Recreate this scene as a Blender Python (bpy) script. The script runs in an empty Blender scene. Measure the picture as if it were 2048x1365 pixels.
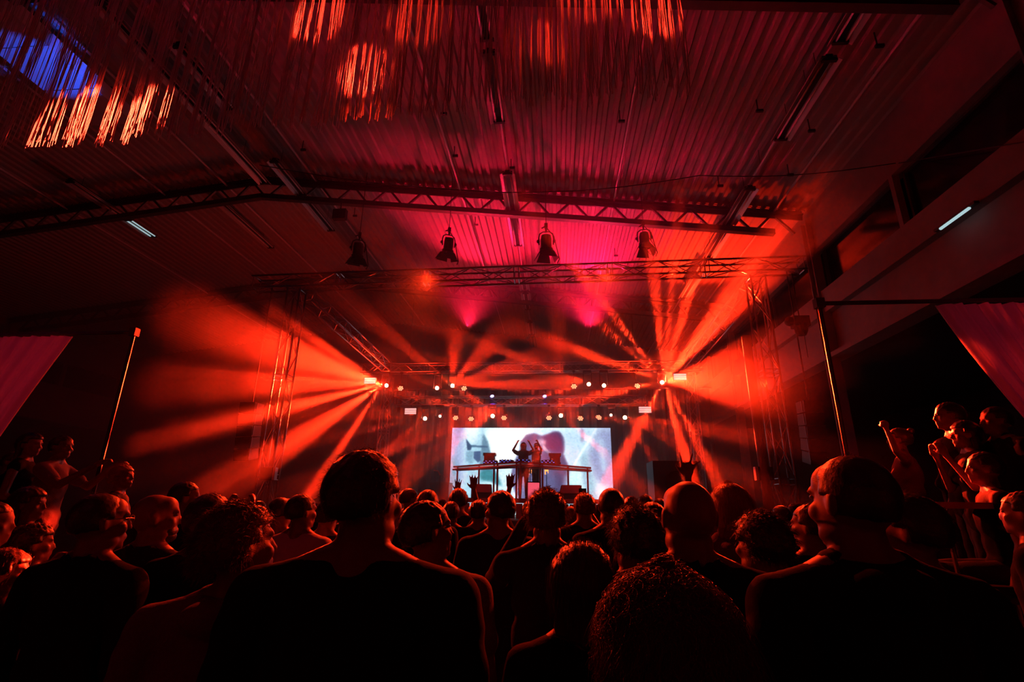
import bpy, bmesh, math, random
import numpy as np
from mathutils import Vector, Matrix
S = bpy.context.scene
COL = S.collection
random.seed(7)
RNG = np.random.default_rng(11)
PI = math.pi

# ------------------------------------------------------------------ camera
F, CH = 1010.0, 1.68                       # focal length in pixels of the 2048 wide frame, eye height
def _n(v):
    v = Vector(v); return v.normalized()
_Y = _n(((1115-1024)/F, (682.5-1008)/F, -1))
_Z = _n(((1068-1024)/F, (682.5+2444)/F, -1)); _Z = (_Z-_Y*_Z.dot(_Y)).normalized()
_X = _Y.cross(_Z)
ROT = Matrix((_X, _Y, _Z))                 # camera axes -> hall axes
cd = bpy.data.cameras.new('camera'); cam = bpy.data.objects.new('camera', cd); COL.objects.link(cam)
cd.sensor_width = 36; cd.lens = 36*F/2048; cd.clip_start = .05; cd.clip_end = 120
cam.matrix_world = Matrix.Translation((0, 0, CH)) @ ROT.to_4x4()
S.camera = cam
def at(px, py, a, val):
    """the point of the hall seen at a pixel, on the plane x/y/z (a = 0/1/2) = val"""
    d = ROT @ Vector(((px-1024)/F, (682.5-py)/F, -1))
    c = Vector((0, 0, CH)); return c+d*((val-c[a])/d[a])

# ------------------------------------------------------------------ world, exposure, render feel
w = bpy.data.worlds.new('night'); S.world = w; w.use_nodes = True
w.node_tree.nodes['Background'].inputs[0].default_value = (0, 0, 0, 1)
w.node_tree.nodes['Background'].inputs[1].default_value = 0
S.view_settings.view_transform = 'Standard'; S.view_settings.look = 'None'
S.view_settings.exposure = 0.0; S.view_settings.gamma = 1.0; S.view_settings.use_curve_mapping = False
S.cycles.max_bounces = 3; S.cycles.diffuse_bounces = 2; S.cycles.glossy_bounces = 2
S.cycles.volume_bounces = 0; S.cycles.transparent_max_bounces = 8
S.cycles.sample_clamp_indirect = 3.0; S.cycles.sample_clamp_direct = 0
S.cycles.caustics_reflective = False; S.cycles.caustics_refractive = False

def dirnode_light(name, P, color, energy, beams, size=.03):
    """a beam fixture's lamp: a prism/gobo lets the light out only along its beams (direction, half angle deg, strength, softness)"""
    ld = bpy.data.lights.new(name, 'POINT'); ld.energy = energy; ld.color = color; ld.shadow_soft_size = size
    lo = bpy.data.objects.new(name, ld); lo.location = P+Vector((0, -.2, 0)); COL.objects.link(lo)
    ld.use_nodes = True; nt = ld.node_tree; em = nt.nodes['Emission']
    g = nt.nodes.new('ShaderNodeNewGeometry'); acc = None
    for (d, hw, st, soft) in beams:
        vm = nt.nodes.new('ShaderNodeVectorMath'); vm.operation = 'DOT_PRODUCT'
        nt.links.new(g.outputs['Incoming'], vm.inputs[0]); vm.inputs[1].default_value = Vector(d).normalized()
        mr = nt.nodes.new('ShaderNodeMapRange'); mr.interpolation_type = 'SMOOTHSTEP'
        nt.links.new(vm.outputs['Value'], mr.inputs[0])
        mr.inputs[1].default_value = math.cos(math.radians(hw)); mr.inputs[2].default_value = math.cos(math.radians(hw*soft))
        mr.inputs[3].default_value = 0; mr.inputs[4].default_value = st
        if acc is None: acc = mr.outputs[0]
        else:
            a = nt.nodes.new('ShaderNodeMath'); nt.links.new(acc, a.inputs[0]); nt.links.new(mr.outputs[0], a.inputs[1]); acc = a.outputs[0]
    nt.links.new(acc, em.inputs['Strength'])
    return lo
def beams_to(P, lst):
    return [((at(ex, ey, 1, eY)-P), hw, st*max(.6, 3.2/hw), so) for (ex, ey, eY, hw, st, so) in lst]
RED = (1, .021, .0045)
CRIM = (1, .008, .045)
PA = at(770, 772, 1, 16.36); PB = at(905, 772, 1, 16.36); PC = at(1175, 769, 1, 16.36); PD = at(1325, 765, 1, 16.36)
PE = at(984, 833, 1, 16.86); PF = at(1122, 832, 1, 16.86); PG = at(850, 838, 1, 16.86); PH = at(1250, 836, 1, 16.86)
PI2 = at(874, 777, 1, 16.36); PJ = at(1208, 772, 1, 16.36); PK = at(879, 833, 1, 16.86); PL = at(1223, 831, 1, 16.86)
# (pixel aimed at, depth of that point, half angle in degrees, strength, inner softness)
LA = [(470, 668, 8.6, 4.6, 1.2, .3), (545, 690, 10, 4.0, .8, .3), (650, 694, 10, 1.1, .7, .3), (440, 752, 8.4, 1.0, .9, .3), (490, 772, 9.4, 3.2, 1.0, .2),
      (350, 878, 8.0, 1.4, 1.0, .3), (600, 815, 11, 2.0, .8, .3), (590, 880, 11, 2.2, .9, .3), (640, 865, 11, 1.7, .8, .3), (690, 895, 12, 1.4, .6, .3),
      (470, 716, 8.6, 2.4, .5, .2)]
LD = [(1560, 500, 9, 4.2, 2.2, .3), (1215, 625, 11.5, 1.3, 1.0, .3), (1312, 640, 11.5, 1.3, .8, .3), (1358, 650, 11.5, 1.4, .9, .3), (1415, 640, 11, 1.7, .8, .3), (1215, 728, 11.5, 1.2, .9, .3),
      (1215, 792, 11, 1.1, .7, .3), (1285, 840, 13, 1.6, .9, .3), (1350, 860, 12.5, 1.5, .9, .3), (1385, 880, 12, 1.3, .6, .3), (1470, 765, 9.5, 5.0, 2.2, .2), (1510, 690, 9.5, 2.2, .5, .3),
      (1250, 700, 12, 1.0, .5, .3), (1335, 640, 12, 1.0, .6, .3)]
LB = [(965, 712, 11, 2.4, .5, .3), (1000, 745, 11.5, 2.2, .7, .3), (1020, 775, 12, 2.0, .8, .3), (912, 705, 11, 2.2, .35, .3), (990, 830, 13, 3.0, .7, .3), (905, 850, 13, 1.6, .6, .3), (840, 720, 13, 2.5, .4, .3)]
LC = [(1080, 735, 13, 1.4, .9, .3), (1060, 770, 13, 1.3, .8, .3), (1070, 800, 13, 1.5, .9, .3), (1050, 750, 13, 1.2, .6, .3), (1110, 820, 14, 1.2, .6, .3)]
LE = [(900, 812, 14, 1.8, .9, .3), (890, 830, 14, 1.5, .8, .3), (905, 862, 14, 1.5, .9, .3), (925, 880, 14, 1.4, .8, .3), (900, 790, 14, 1.3, .5, .3), (870, 900, 13, 1.5, .6, .3)]
LF = [(1190, 795, 14, 1.8, .8, .3), (1200, 840, 14, 1.6, .7, .3), (1170, 875, 14, 1.6, .6, .3), (1120, 780, 14, 1.8, .5, .3), (1100, 870, 15, 1.4, .6, .3), (1210, 820, 14, 1.4, .7, .3)]
LG = [(700, 870, 13, 2.2, .8, .3), (760, 920, 13, 2.4, .7, .3), (830, 900, 14, 2.0, .6, .3), (760, 838, 14, 2.0, .6, .3)]
LH = [(1330, 850, 14, 2.2, .8, .3), (1350, 890, 13, 2.4, .7, .3), (1290, 900, 14, 1.8, .5, .3), (1340, 810, 14, 2.2, .6, .3)]
dirnode_light('beam_lamp', PA, RED, 290000, beams_to(PA, LA)+[((-.15, -1, -.25), 14, .012, .2), ((.1, -1, .1), 180, .0008, .3)])
dirnode_light('beam_lamp', PD, RED, 210000, beams_to(PD, LD)+[((.0, -1, -.28), 11, .005, .2), ((.3, -.75, 1), 30, .03, .1), ((-.1, -1, .1), 180, .0008, .3)])
for P_, L_, E_ in ((PB, LB, 75000), (PC, LC, 80000), (PE, LE, 80000), (PF, LF, 65000), (PG, LG, 35000), (PH, LH, 35000)):
    dirnode_light('beam_lamp', P_, RED, E_, beams_to(P_, L_))
# discs of light thrown back over the crowd on the hanging strings, from an unseen lamp added under the deck
PS = Vector((-1.2, 7.3, 8.0))
LS = [(835, 48, 3.5, 4.2, 1, .85), (712, 160, 3.5, 3.3, .9, .85), (612, 40, 3.5, 3.9, .9, .85), (1100, 105, 3.5, 2.8, .4, .6), (1190, 5, 3.5, 3.8, .6, .8), (1322, 42, 3.5, 3.4, .8, .8),
      (35, 272, 3.5, 3.4, 1.6, .8), (190, 258, 3.5, 3.0, 1.5, .8)]
dirnode_light('gobo_lamp', PS, (1, .03, .012), 85000, beams_to(PS, LS))
# the stage wash: red light rising to the deck, wide angles; the crowd spots are added
def spot(name, P, T, color, energy, ang, blend=.6, size=.12):
    ld = bpy.data.lights.new(name, 'SPOT'); ld.energy = energy; ld.color = color; ld.spot_size = math.radians(ang); ld.spot_blend = blend; ld.shadow_soft_size = size
    lo = bpy.data.objects.new(name, ld); COL.objects.link(lo); lo.location = P
    lo.rotation_euler = (Vector(T)-Vector(P)).to_track_quat('-Z', 'Y').to_euler(); return lo
for P_, T_, c_, e_ in (((-3.0, 16.3, 7.5), (-2.2, 13.0, 9.1), CRIM, 3000), ((1.2, 16.3, 7.4), (.9, 13.0, 8.8), (1, .006, .06), 4200)):
    spot('wash_lamp', P_, T_, c_, e_, 84, 1.0)
for x_, tx_, e_ in ((-2.6, -1.6, 2600), (1.0, .6, 2600)):
    spot('added_crowd_rim', (x_, 9.36, 6.1), (tx_, 2.6, 1.2), (1, .03, .005), e_, 58, 1.0, .06)  # unseen spots added near the front truss to rim the heads
for x_, tx_, a_ in ((-5.5, -1.2, 60), (3.95, -.5, 46)):
    spot('added_crowd_rim', (x_, 9.72, 3.9), (tx_, 2.4, 1.3), (1, .03, .005), 1900, a_, 1.0, .06)  # more unseen spots added at the towers for side rims
for x_ in (984, 1089):
    Pb = at(x_, 792, 1, 16.9); spot('blue_lamp', Pb, Pb+Vector((.2, -.5, -2)), (.12, .05, 1), 90, 26, .5, .04)
spot('blue_lamp', (-7.2, 7.1, 7.6), (-9.1, 6.5, 9.1), (.02, .10, 1), 420, 34, .5, .05)

# ------------------------------------------------------------------ materials
def mat(name, col, rough=.6, metal=0, noise=0, scale=20, bump=0, spec=.5, sheen=0):
    m = bpy.data.materials.new(name); m.use_nodes = True; nt = m.node_tree; b = nt.nodes['Principled BSDF']
    b.inputs['Base Color'].default_value = (*col, 1); b.inputs['Roughness'].default_value = rough; b.inputs['Metallic'].default_value = metal
    b.inputs['Specular IOR Level'].default_value = spec
    if sheen: b.inputs['Sheen Weight'].default_value = sheen
    if noise or bump:
        tc = nt.nodes.new('ShaderNodeTexCoord'); nz = nt.nodes.new('ShaderNodeTexNoise'); nz.inputs['Scale'].default_value = scale; nz.inputs['Detail'].default_value = 4
        nt.links.new(tc.outputs['Object'], nz.inputs['Vector'])
        if noise:
            mx = nt.nodes.new('ShaderNodeMix'); mx.data_type = 'RGBA'
            mx.inputs[6].default_value = (*[c*(1-noise) for c in col], 1); mx.inputs[7].default_value = (*[min(1, c*(1+noise)) for c in col], 1)
            nt.links.new(nz.outputs['Fac'], mx.inputs[0]); nt.links.new(mx.outputs[2], b.inputs['Base Color'])
        if bump:
            bp = nt.nodes.new('ShaderNodeBump'); bp.inputs['Strength'].default_value = bump; bp.inputs['Distance'].default_value = .01
            nt.links.new(nz.outputs['Fac'], bp.inputs['Height']); nt.links.new(bp.outputs[0], b.inputs['Normal'])
    return m
def emit(name, col, st):
    m = bpy.data.materials.new(name); m.use_nodes = True; nt = m.node_tree; nt.nodes.clear()
    o = nt.nodes.new('ShaderNodeOutputMaterial'); e = nt.nodes.new('ShaderNodeEmission'); e.inputs[0].default_value = (*col, 1); e.inputs[1].default_value = st
    nt.links.new(e.outputs[0], o.inputs[0]); m.cycles.emission_sampling = 'NONE'; return m
M = dict(
    deck=mat('corrugated_deck', (.30, .27, .26), .75, .0, .15, 3), steel=mat('painted_steel', (.05, .045, .045), .5, .2, .2, 8),
    alu=mat('truss_aluminium', (.32, .32, .34), .32, .9, .1, 12), conc=mat('concrete_band', (.22, .20, .20), .8, 0, .2, 4, .2),
    dark=mat('dark_wall', (.03, .028, .03), .85, 0, .3, 3, .2), floor=mat('concrete_floor', (.05, .045, .045), .6, 0, .3, 2, .2),
    glass=mat('night_glass', (.008, .008, .012), .12), black=mat('black_plastic', (.012, .012, .013), .6, 0, .2, 30, 0, .3), cloth=mat('black_molton', (.01, .009, .01), .95, 0, .3, 10, .3),
    tube=mat('unlit_fluorescent_tube', (.75, .75, .78), .28, 0, .03, 10), refl=mat('reflector_sheet', (.35, .35, .36), .45, .2, .05, 10),
    drape=mat('white_voile', (.62, .55, .58), .8, 0, .08, 6), pale=mat('pale_sheet', (.6, .6, .65), .5, 0, .1, 5),
    string=mat('curtain_string', (.55, .5, .5), .5), wood=mat('stage_ply', (.06, .04, .035), .5, 0, .3, 6), rail=mat('red_painted_tube', (.50, .09, .07), .35, .3, .1, 10),
    skin=mat('skin', (.19, .10, .075), .5, 0, .08, 30, .05), skind=mat('brown_skin', (.16, .085, .055), .5, 0, .08, 30, .05),
    hair=mat('dark_hair', (.022, .013, .009), .42, 0, .3, 60, .3), hairb=mat('brown_hair', (.12, .06, .03), .42, 0, .3, 60, .3),
    hairl=mat('blond_hair', (.30, .19, .10), .45, 0, .25, 60, .3), hairg=mat('grey_hair', (.25, .23, .22), .5, 0, .25, 60, .3),
    cblack=mat('black_cotton', (.008, .008, .009), .9, 0, .2, 40, .2, .15), cnavy=mat('navy_cotton', (.012, .016, .035), .9, 0, .2, 40, .2),
    cgrey=mat('grey_marl_knit', (.16, .12, .13), .9, 0, .25, 120, .3), cwhite=mat('white_cotton', (.55, .5, .55), .85, 0, .08, 40, .2),
    cdark=mat('charcoal_cotton', (.02, .018, .02), .9, 0, .25, 60, .2, .2), cred=mat('burgundy_cotton', (.09, .015, .02), .9, 0, .2, 60, .2), cjean=mat('dark_denim', (.02, .024, .04), .85, 0, .3, 80, .2),
    eye=mat('eye', (.22, .2, .19), .1), chrome=mat('polished_metal', (.7, .7, .7), .15, 1),
    ered=emit('lit_red_lens', (1, .17, .08), 5), ewarm=emit('lit_beam_lens', (1, .42, .22), 30), epink=emit('lit_strobe_panel', (1, .45, .42), 1.3), eblue=emit('lit_blue_lens', (.35, .3, 1), 6),
    etube=emit('lit_tube_and_glint', (.6, .85, .9), .7), eled=emit('blue_led', (.1, .15, 1), 2.5), eamb=emit('amber_lamp', (1, .30, .06), 2.5), ewhite=emit('white_led', (.7, .8, 1), 3))

nt = M['drape'].node_tree; b_ = nt.nodes['Principled BSDF']; o_ = nt.nodes['Material Output']
tl = nt.nodes.new('ShaderNodeBsdfTranslucent'); tl.inputs[0].default_value = (.6, .5, .55, 1); mxs = nt.nodes.new('ShaderNodeMixShader'); mxs.inputs[0].default_value = .5
nt.links.new(b_.outputs[0], mxs.inputs[1]); nt.links.new(tl.outputs[0], mxs.inputs[2]); nt.links.new(mxs.outputs[0], o_.inputs['Surface'])

# ------------------------------------------------------------------ building helpers
def link(o, parent=None):
    COL.objects.link(o)
    if parent is not None: o.parent = parent
    return o
def mesh_obj(name, V, Fc, m, parent=None, smooth=False):
    me = bpy.data.meshes.new(name); me.from_pydata([tuple(v) for v in V], [], Fc); me.update()
    if smooth: me.shade_smooth()
    if m is not None: me.materials.append(m)
    return link(bpy.data.objects.new(name, me), parent)
class MB:
    def __init__(s): s.V = []; s.F = []
    def add(s, V, Fc):
        k = len(s.V); s.V += [tuple(v) for v in V]; s.F += [tuple(i+k for i in f) for f in Fc]; return s
    def box(s, c, d, R=None):
        c = Vector(c); h = [q/2 for q in d]; vs = []
        for x in (-1, 1):
            for y in (-1, 1):
                for z in (-1, 1):
                    v = Vector((x*h[0], y*h[1], z*h[2]))
                    vs.append(c+(R @ v if R else v))
        return s.add(vs, [(0, 1, 3, 2), (4, 6, 7, 5), (0, 4, 5, 1), (2, 3, 7, 6), (0, 2, 6, 4), (1, 5, 7, 3)])
    def rod(s, a, b, r, n=8, r2=None):
        a = Vector(a); b = Vector(b); r2 = r if r2 is None else r2; d = (b-a).normalized()
        u = d.orthogonal().normalized(); v = d.cross(u); vs = []
        for P, rr in ((a, r), (b, r2)):
            for i in range(n):
                t = 2*PI*i/n; vs.append(P+u*rr*math.cos(t)+v*rr*math.sin(t))
        fs = [(i, (i+1) % n, n+(i+1) % n, n+i) for i in range(n)]+[tuple(reversed(range(n))), tuple(range(n, 2*n))]
        return s.add(vs, fs)
    def path(s, pts, r, n=6):
        pts = [Vector(p) for p in pts]; vs = []; fs = []; m = len(pts); u = None
        for k, p in enumerate(pts):
            d = (pts[min(k+1, m-1)]-pts[max(k-1, 0)]).normalized()
            u = (u-d*u.dot(d)).normalized() if u is not None and (u-d*u.dot(d)).length > 1e-4 else d.orthogonal().normalized(); v = d.cross(u)
            rr = r[k] if isinstance(r, (list, tuple)) else r
            for i in range(n):
                t = 2*PI*i/n; vs.append(p+u*rr*math.cos(t)+v*rr*math.sin(t))
        for k in range(m-1):
            for i in range(n): fs.append((k*n+i, k*n+(i+1) % n, (k+1)*n+(i+1) % n, (k+1)*n+i))
        fs += [tuple(reversed(range(n))), tuple(range((m-1)*n, m*n))]
        return s.add(vs, fs)
    def lathe(s, prof, n=20, Mx=None):
        vs = []; fs = []; Mx = Mx or Matrix.Identity(4)
        for (r, z) in prof:
            for i in range(n):
                t = 2*PI*i/n; vs.append(Mx @ Vector((r*math.cos(t), r*math.sin(t), z)))
        for k in range(len(prof)-1):
            for i in range(n): fs.append((k*n+i, k*n+(i+1) % n, (k+1)*n+(i+1) % n, (k+1)*n+i))
        fs += [tuple(reversed(range(n))), tuple(range((len(prof)-1)*n, len(prof)*n))]
        return s.add(vs, fs)
    def ell(s, c, r, R=None, n=12, k=8):
        vs = []; fs = []; c = Vector(c)
        for j in range(1, k):
            ph = PI*j/k
            for i in range(n):
                t = 2*PI*i/n; v = Vector((r[0]*math.sin(ph)*math.cos(t), r[1]*math.sin(ph)*math.sin(t), r[2]*math.cos(ph)))
                vs.append(c+(R @ v if R else v))
        top = len(vs); vs.append(c+(R @ Vector((0, 0, r[2])) if R else Vector((0, 0, r[2])))); bot = len(vs); vs.append(c-(R @ Vector((0, 0, r[2])) if R else Vector((0, 0, r[2]))))
        for j in range(k-2):
            for i in range(n): fs.append((j*n+i, (j+1)*n+i, (j+1)*n+(i+1) % n, j*n+(i+1) % n))
        for i in range(n): fs.append((top, i, (i+1) % n)); fs.append((bot, (k-2)*n+(i+1) % n, (k-2)*n+i))
        return s.add(vs, fs)
    def cap(s, a, b, r1, r2, n=12):
        a = Vector(a); b = Vector(b)
        s.rod(a, b, r1, n, r2); s.ell(a, (r1,)*3, None, n, 6); s.ell(b, (r2,)*3, None, n, 6); return s
    def build(s, name, m, parent=None, smooth=False):
        return mesh_obj(name, s.V, s.F, m, parent, smooth)
def tag(o, label=None, cat=None, group=None, kind=None):
    if label: o['label'] = label
    if cat: o['category'] = cat
    if group: o['group'] = group
    if kind: o['kind'] = kind
    return o
def empty(name, loc=(0, 0, 0), rz=0, label=None, cat=None, group=None, kind=None, scale=1):
    o = bpy.data.objects.new(name, None); COL.objects.link(o); o.location = loc; o.rotation_euler = (0, 0, rz); o.scale = (scale,)*3; o.empty_display_size = .1
    return tag(o, label, cat, group, kind)
def copy_of(proto, parent, mx):
    c = proto.copy(); COL.objects.link(c); c.parent = parent; c.matrix_basis = mx; return c
def copy_tree(o, parent=None):
    c = o.copy(); COL.objects.link(c); c.parent = parent
    for ch in o.children: copy_tree(ch, c)
    return c
def rot_to(d, up='Z'):
    return Vector(d).to_track_quat('Z', 'Y').to_matrix().to_4x4()

# ------------------------------------------------------------------ the hall
RIDGE, XR, XL, Y0, Y1 = -7.8, 6.0, -21.6, -4.0, 23.0
def zdeck(x): return 9.10-.12*x if x > RIDGE else 9.10-.12*RIDGE+.12*(x-RIDGE)
TY = [-.5, 5.35, 11.1, 17.0, 22.85]
tag(MB().box(((XR+XL)/2+0, 9.5, -.05), (40, 27.2, .1)).build('floor', M['floor']), kind='structure')
ceil_ = empty('ceiling', kind='structure')
# corrugated sheets, one metre wide, bay by bay
def sheet_mesh(L):
    n = 5; p = .2; V = []; Fc = []; xs = []; zs = []
    for k in range(n):
        for (a, z) in ((0, 0), (.075, 0), (.1, .05), (.175, .05)): xs.append(k*p+a); zs.append(z)
    xs.append(n*p+.01); zs.append(0)
    for th in (0, .012):
        for y in (0, L):
            for x, z in zip(xs, zs): V.append((x, y, z+th))
    m = len(xs)
    for i in range(m-1):
        Fc.append((i, m+i, m+i+1, i+1)); Fc.append((2*m+i, 2*m+i+1, 3*m+i+1, 3*m+i))
        Fc.append((i, i+1, 2*m+i+1, 2*m+i)); Fc.append((m+i, 3*m+i, 3*m+i+1, m+i+1))
    return V, Fc
bays = [(Y0, TY[0]), (TY[0], TY[1]), (TY[1], TY[2]), (TY[2], TY[3]), (TY[3], Y1)]
for (a, b) in bays:
    proto = mesh_obj('roof_sheet', *sheet_mesh(b-a-.03), M['deck'], ceil_)
    first = True
    for side in (1, -1):
        nn = 14
        for k in range(nn):
            x = RIDGE+side*k*1.0
            if side > 0:
                mx = Matrix.Translation((x, a+.015, zdeck(x)+.012)) @ Matrix.Rotation(math.atan(.12), 4, 'Y')
            else:
                mx = Matrix.Translation((x-1.0, a+.015, zdeck(x-1.0)+.012)) @ Matrix.Rotation(-math.atan(.12), 4, 'Y')
            if first: proto.matrix_basis = mx; first = False
            else: copy_of(proto, ceil_, mx)
# roof slab laid over the sheets, closes the ribs
cap_ = MB()
for side in (1, -1):
    x1 = XR+.4 if side > 0 else XL-.4
    a = (RIDGE, zdeck(RIDGE)+.13); b = (x1, zdeck(x1)+.13)
    cap_.add([(a[0], Y0, a[1]), (b[0], Y0, b[1]), (b[0], Y1, b[1]), (a[0], Y1, a[1]), (a[0], Y0, a[1]+.15), (b[0], Y0, b[1]+.15), (b[0], Y1, b[1]+.15), (a[0], Y1, a[1]+.15)],
             [(0, 1, 2, 3), (7, 6, 5, 4), (0, 4, 5, 1), (1, 5, 6, 2), (2, 6, 7, 3), (3, 7, 4, 0)])
tag(cap_.build('roof', M['dark']), kind='structure')
# side walls: open aisle below, dark clerestory windows above a concrete band
def side_wall(X, s, nm):
    wl = empty('wall_'+nm, kind='structure')
    ymid = (Y0+Y1)/2; L = Y1-Y0
    MB().box((X+s*.12, ymid, 8.0), (.24, L, 1.35)).build('lintel', M['conc'], wl)
    MB().box((X+s*.1, ymid, 6.03), (.32, L, .50)).build('concrete_band', M['conc'], wl)
    MB().box((X+s*.22, ymid, 5.31), (.24, L, .94)).build('lower_band', M['conc'], wl)
    MB().box((X+s*.08, ymid, 4.80), (.40, L, .10)).build('ledge', M['conc'], wl)
    MB().box((X+s*3.2, ymid, 4.98), (6.0, L, .12)).build('aisle_ceiling', M['dark'], wl)
    MB().box((X+s*6.2, ymid, 2.5), (.2, L, 5.1)).build('aisle_wall', M['dark'], wl)
    ys = [-3.9]+[v for t in TY[:-1] for v in (t, t+2.9)]+[Y1-.1]
    ys = sorted(ys); k = 1
    for i in range(len(ys)-1):
        a, b = ys[i]+.12, ys[i+1]-.12
        if b-a < .6: continue
        wn = empty('window_%d' % (k if s > 0 else k+20), kind='structure'); k += 1
        MB().box((X+s*.2, (a+b)/2, 6.80), (.02, b-a, 1.06)).build('pane', M['glass'], wn)
        fr = MB()
        for z in (6.30, 7.31): fr.box((X+s*.17, (a+b)/2, z), (.08, b-a, .05))
        for y in (a+.02, b-.02): fr.box((X+s*.17, y, 6.8), (.08, .05, 1.02))
        fr.build('window_frame', M['steel'], wn)
    cols = []
    for i, y in enumerate(ys[1:-1]):
        big = any(abs(y-t) < .01 for t in TY)
        c = MB()
        if big:
            c.box((X-s*.02, y-.11, 4.0 if s > 0 else 4.0), (.20, .03, 8.2)).box((X-s*.02, y+.11, 4.0), (.20, .03, 8.2)).box((X-s*.02, y, 4.0), (.03, .2, 8.2))
            c.build('column', M['conc'], wl)
        else:
            c.box((X+s*.06, y, 6.8), (.12, .10, 1.05)); c.build('mullion', M['conc'], wl)
side_wall(XR, 1, 'right'); side_wall(XL, -1, 'left')
for nm, y in (('front', Y0-.1), ('back', Y1+.1)):
    tag(MB().box((-7.8, y, 5.2), (40.2, .2, 10.6)).build('wall_'+nm, M['cloth']), kind='structure')

# roof trusses
def strut_mesh(name, L, r, m, sq=False):
    b = MB()
    if sq: b.box((0, 0, L/2), (r*2, r*2, L))
    else: b.rod((0, 0, 0), (0, 0, L), r, 6)
    return b
def strut(proto, root, a, b):
    a = Vector(a); b = Vector(b); mx = Matrix.Translation(a) @ rot_to(b-a)
    return copy_of(proto, root, mx)
def roof_truss(y, label):
    t = empty('roof_truss', (0, y, 0), label=label, cat='truss')
    for (xa, xb) in ((RIDGE, XR-.1), (XL+.1, RIDGE)):
        for nm, dz, hh, ww in (('top_chord', -.09, .13, .16), ('bottom_chord', -.66, .12, .14)):
            za, zb = zdeck(xa)+dz, zdeck(xb)+dz
            R = Matrix.Rotation(-math.atan2(zb-za, xb-xa), 3, 'Y')
            c = ((xa+xb)/2, 0, (za+zb)/2)
            L = math.hypot(xb-xa, zb-za)
            if nm == 'bottom_chord':
                L -= .7; c = ((xa+xb)/2+(-.35 if xa == RIDGE else .35), 0, 0); c = (c[0], 0, zdeck(c[0])+dz)
                b = MB().box(c, (L, ww, .03), R).box((c[0], -ww/2+.01, c[2]+hh/2), (L, .02, hh), R).box((c[0], ww/2-.01, c[2]+hh/2), (L, .02, hh), R)
            else:
                b = MB().box(c, (L, ww, .03), R).box((c[0], 0, c[2]+hh/2-.02), (L, .03, hh), R).box((c[0], 0, c[2]-.07), (L, .03, .12), R)
            b.build(nm, M['steel'], t)
    n = 28; x0 = RIDGE-13.2; st = (XR-.3-x0)/n
    pr = None
    for i in range(n):
        x = x0+i*st
        for (a, b) in (((x+.04, zdeck(x)-.60), (x+st/2-.03, zdeck(x+st/2)-.14)), ((x+st/2+.03, zdeck(x+st/2)-.14), (x+st-.04, zdeck(x+st)-.60))):
            A = Vector((a[0], 0, a[1])); B = Vector((b[0], 0, b[1])); L = (B-A).length
            if pr is None: pr = strut_mesh('brace', 1, .026, None, True).build('brace', M['steel'], t); o = pr
            else: o = pr.copy(); COL.objects.link(o); o.parent = t
            o.matrix_basis = Matrix.Translation(A) @ rot_to(B-A) @ Matrix.Diagonal((1, 1, L, 1))
    return t
for y, lb in zip(TY[:4], ('steel lattice roof truss out of sight above the viewer', 'steel lattice roof truss nearest the viewer at the top edge',
        'dark steel lattice roof truss crossing the lit red deck above the hanging spotlights', 'steel lattice roof truss just above and behind the front stage truss')):
    roof_truss(y, lb)

# suspended fluorescent fixtures and their conduits, all running along the hall
def fixture(x, z, ya, yb, label, lit=None, group=None):
    t = empty('fluorescent_fixture', (x, (ya+yb)/2, z), label=label, cat='light fixture', group=group); L = yb-ya; h = L/2
    MB().box((0, 0, .06), (.10, L, .06)).build('housing', M['black'], t)
    r = MB()
    for s in (-1, 1):
        r.add([(s*.05, -h, .05), (s*.17, -h, -.03), (s*.17, h, -.03), (s*.05, h, .05), (s*.05, -h, .058), (s*.175, -h, -.022), (s*.175, h, -.022), (s*.05, h, .058)],
              [(0, 1, 2, 3), (7, 6, 5, 4), (0, 4, 5, 1), (1, 5, 6, 2), (2, 6, 7, 3), (3, 7, 4, 0)])
    r.build('reflector', M['refl'], t)
    for s in (-1, 1):
        MB().rod((s*.07, -h+.05, 0), (s*.07, h-.05, 0), .016, 10).build('tube', lit or M['tube'], t, True)
    for y in (-h+.03, h-.03): MB().box((0, y, .02), (.22, .05, .09)).build('end_cap', M['black'], t)
    for y in (-h*.6, h*.6): MB().rod((0, y, .09), (0, y, zdeck(x)-z), .006, 5).build('hanger', M['steel'], t)
def track(x, z, ya, yb, label, r=.022, m='pale'):
    tr = empty('conduit', (x, ya, z), label=label, cat='conduit')
    MB().rod((0, 0, 0), (0, yb-ya, 0), r, 8).build('tube', M[m], tr)
    n = int((yb-ya)/2)
    for k in range(n): MB().rod((0, 1+k*2, 0), (0, 1+k*2, zdeck(x)-z), .006, 5).build('hanger', M['steel'], tr)
zc = 8.72
for ya, yb, lb in ((4.2, 6.15, 'twin-tube fluorescent fixture cut by the top edge, centre row'), (6.35, 7.98, 'twin-tube fluorescent fixture hanging among the strings, centre row'),
                   (9.55, 11.2, 'fluorescent fixture crossing the front roof truss, centre row'), (11.35, 12.9, 'fluorescent fixture just beyond the front roof truss, centre row'),
                   (14.6, 16.1, 'fluorescent fixture seen over the front stage truss, centre row'), (16.3, 17.9, 'fluorescent fixture at the second roof truss, centre row'), (19.3, 20.9, 'farthest but one fluorescent fixture of the centre row'), (21.1, 22.7, 'farthest fluorescent fixture of the centre row')):
    fixture(-1.02, zc-.02, ya, yb, lb)
track(-1.02, zc+.12, 4, 22.7, 'pale lighting conduit carrying the centre row of fluorescent fixtures')
zr = 8.10
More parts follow.
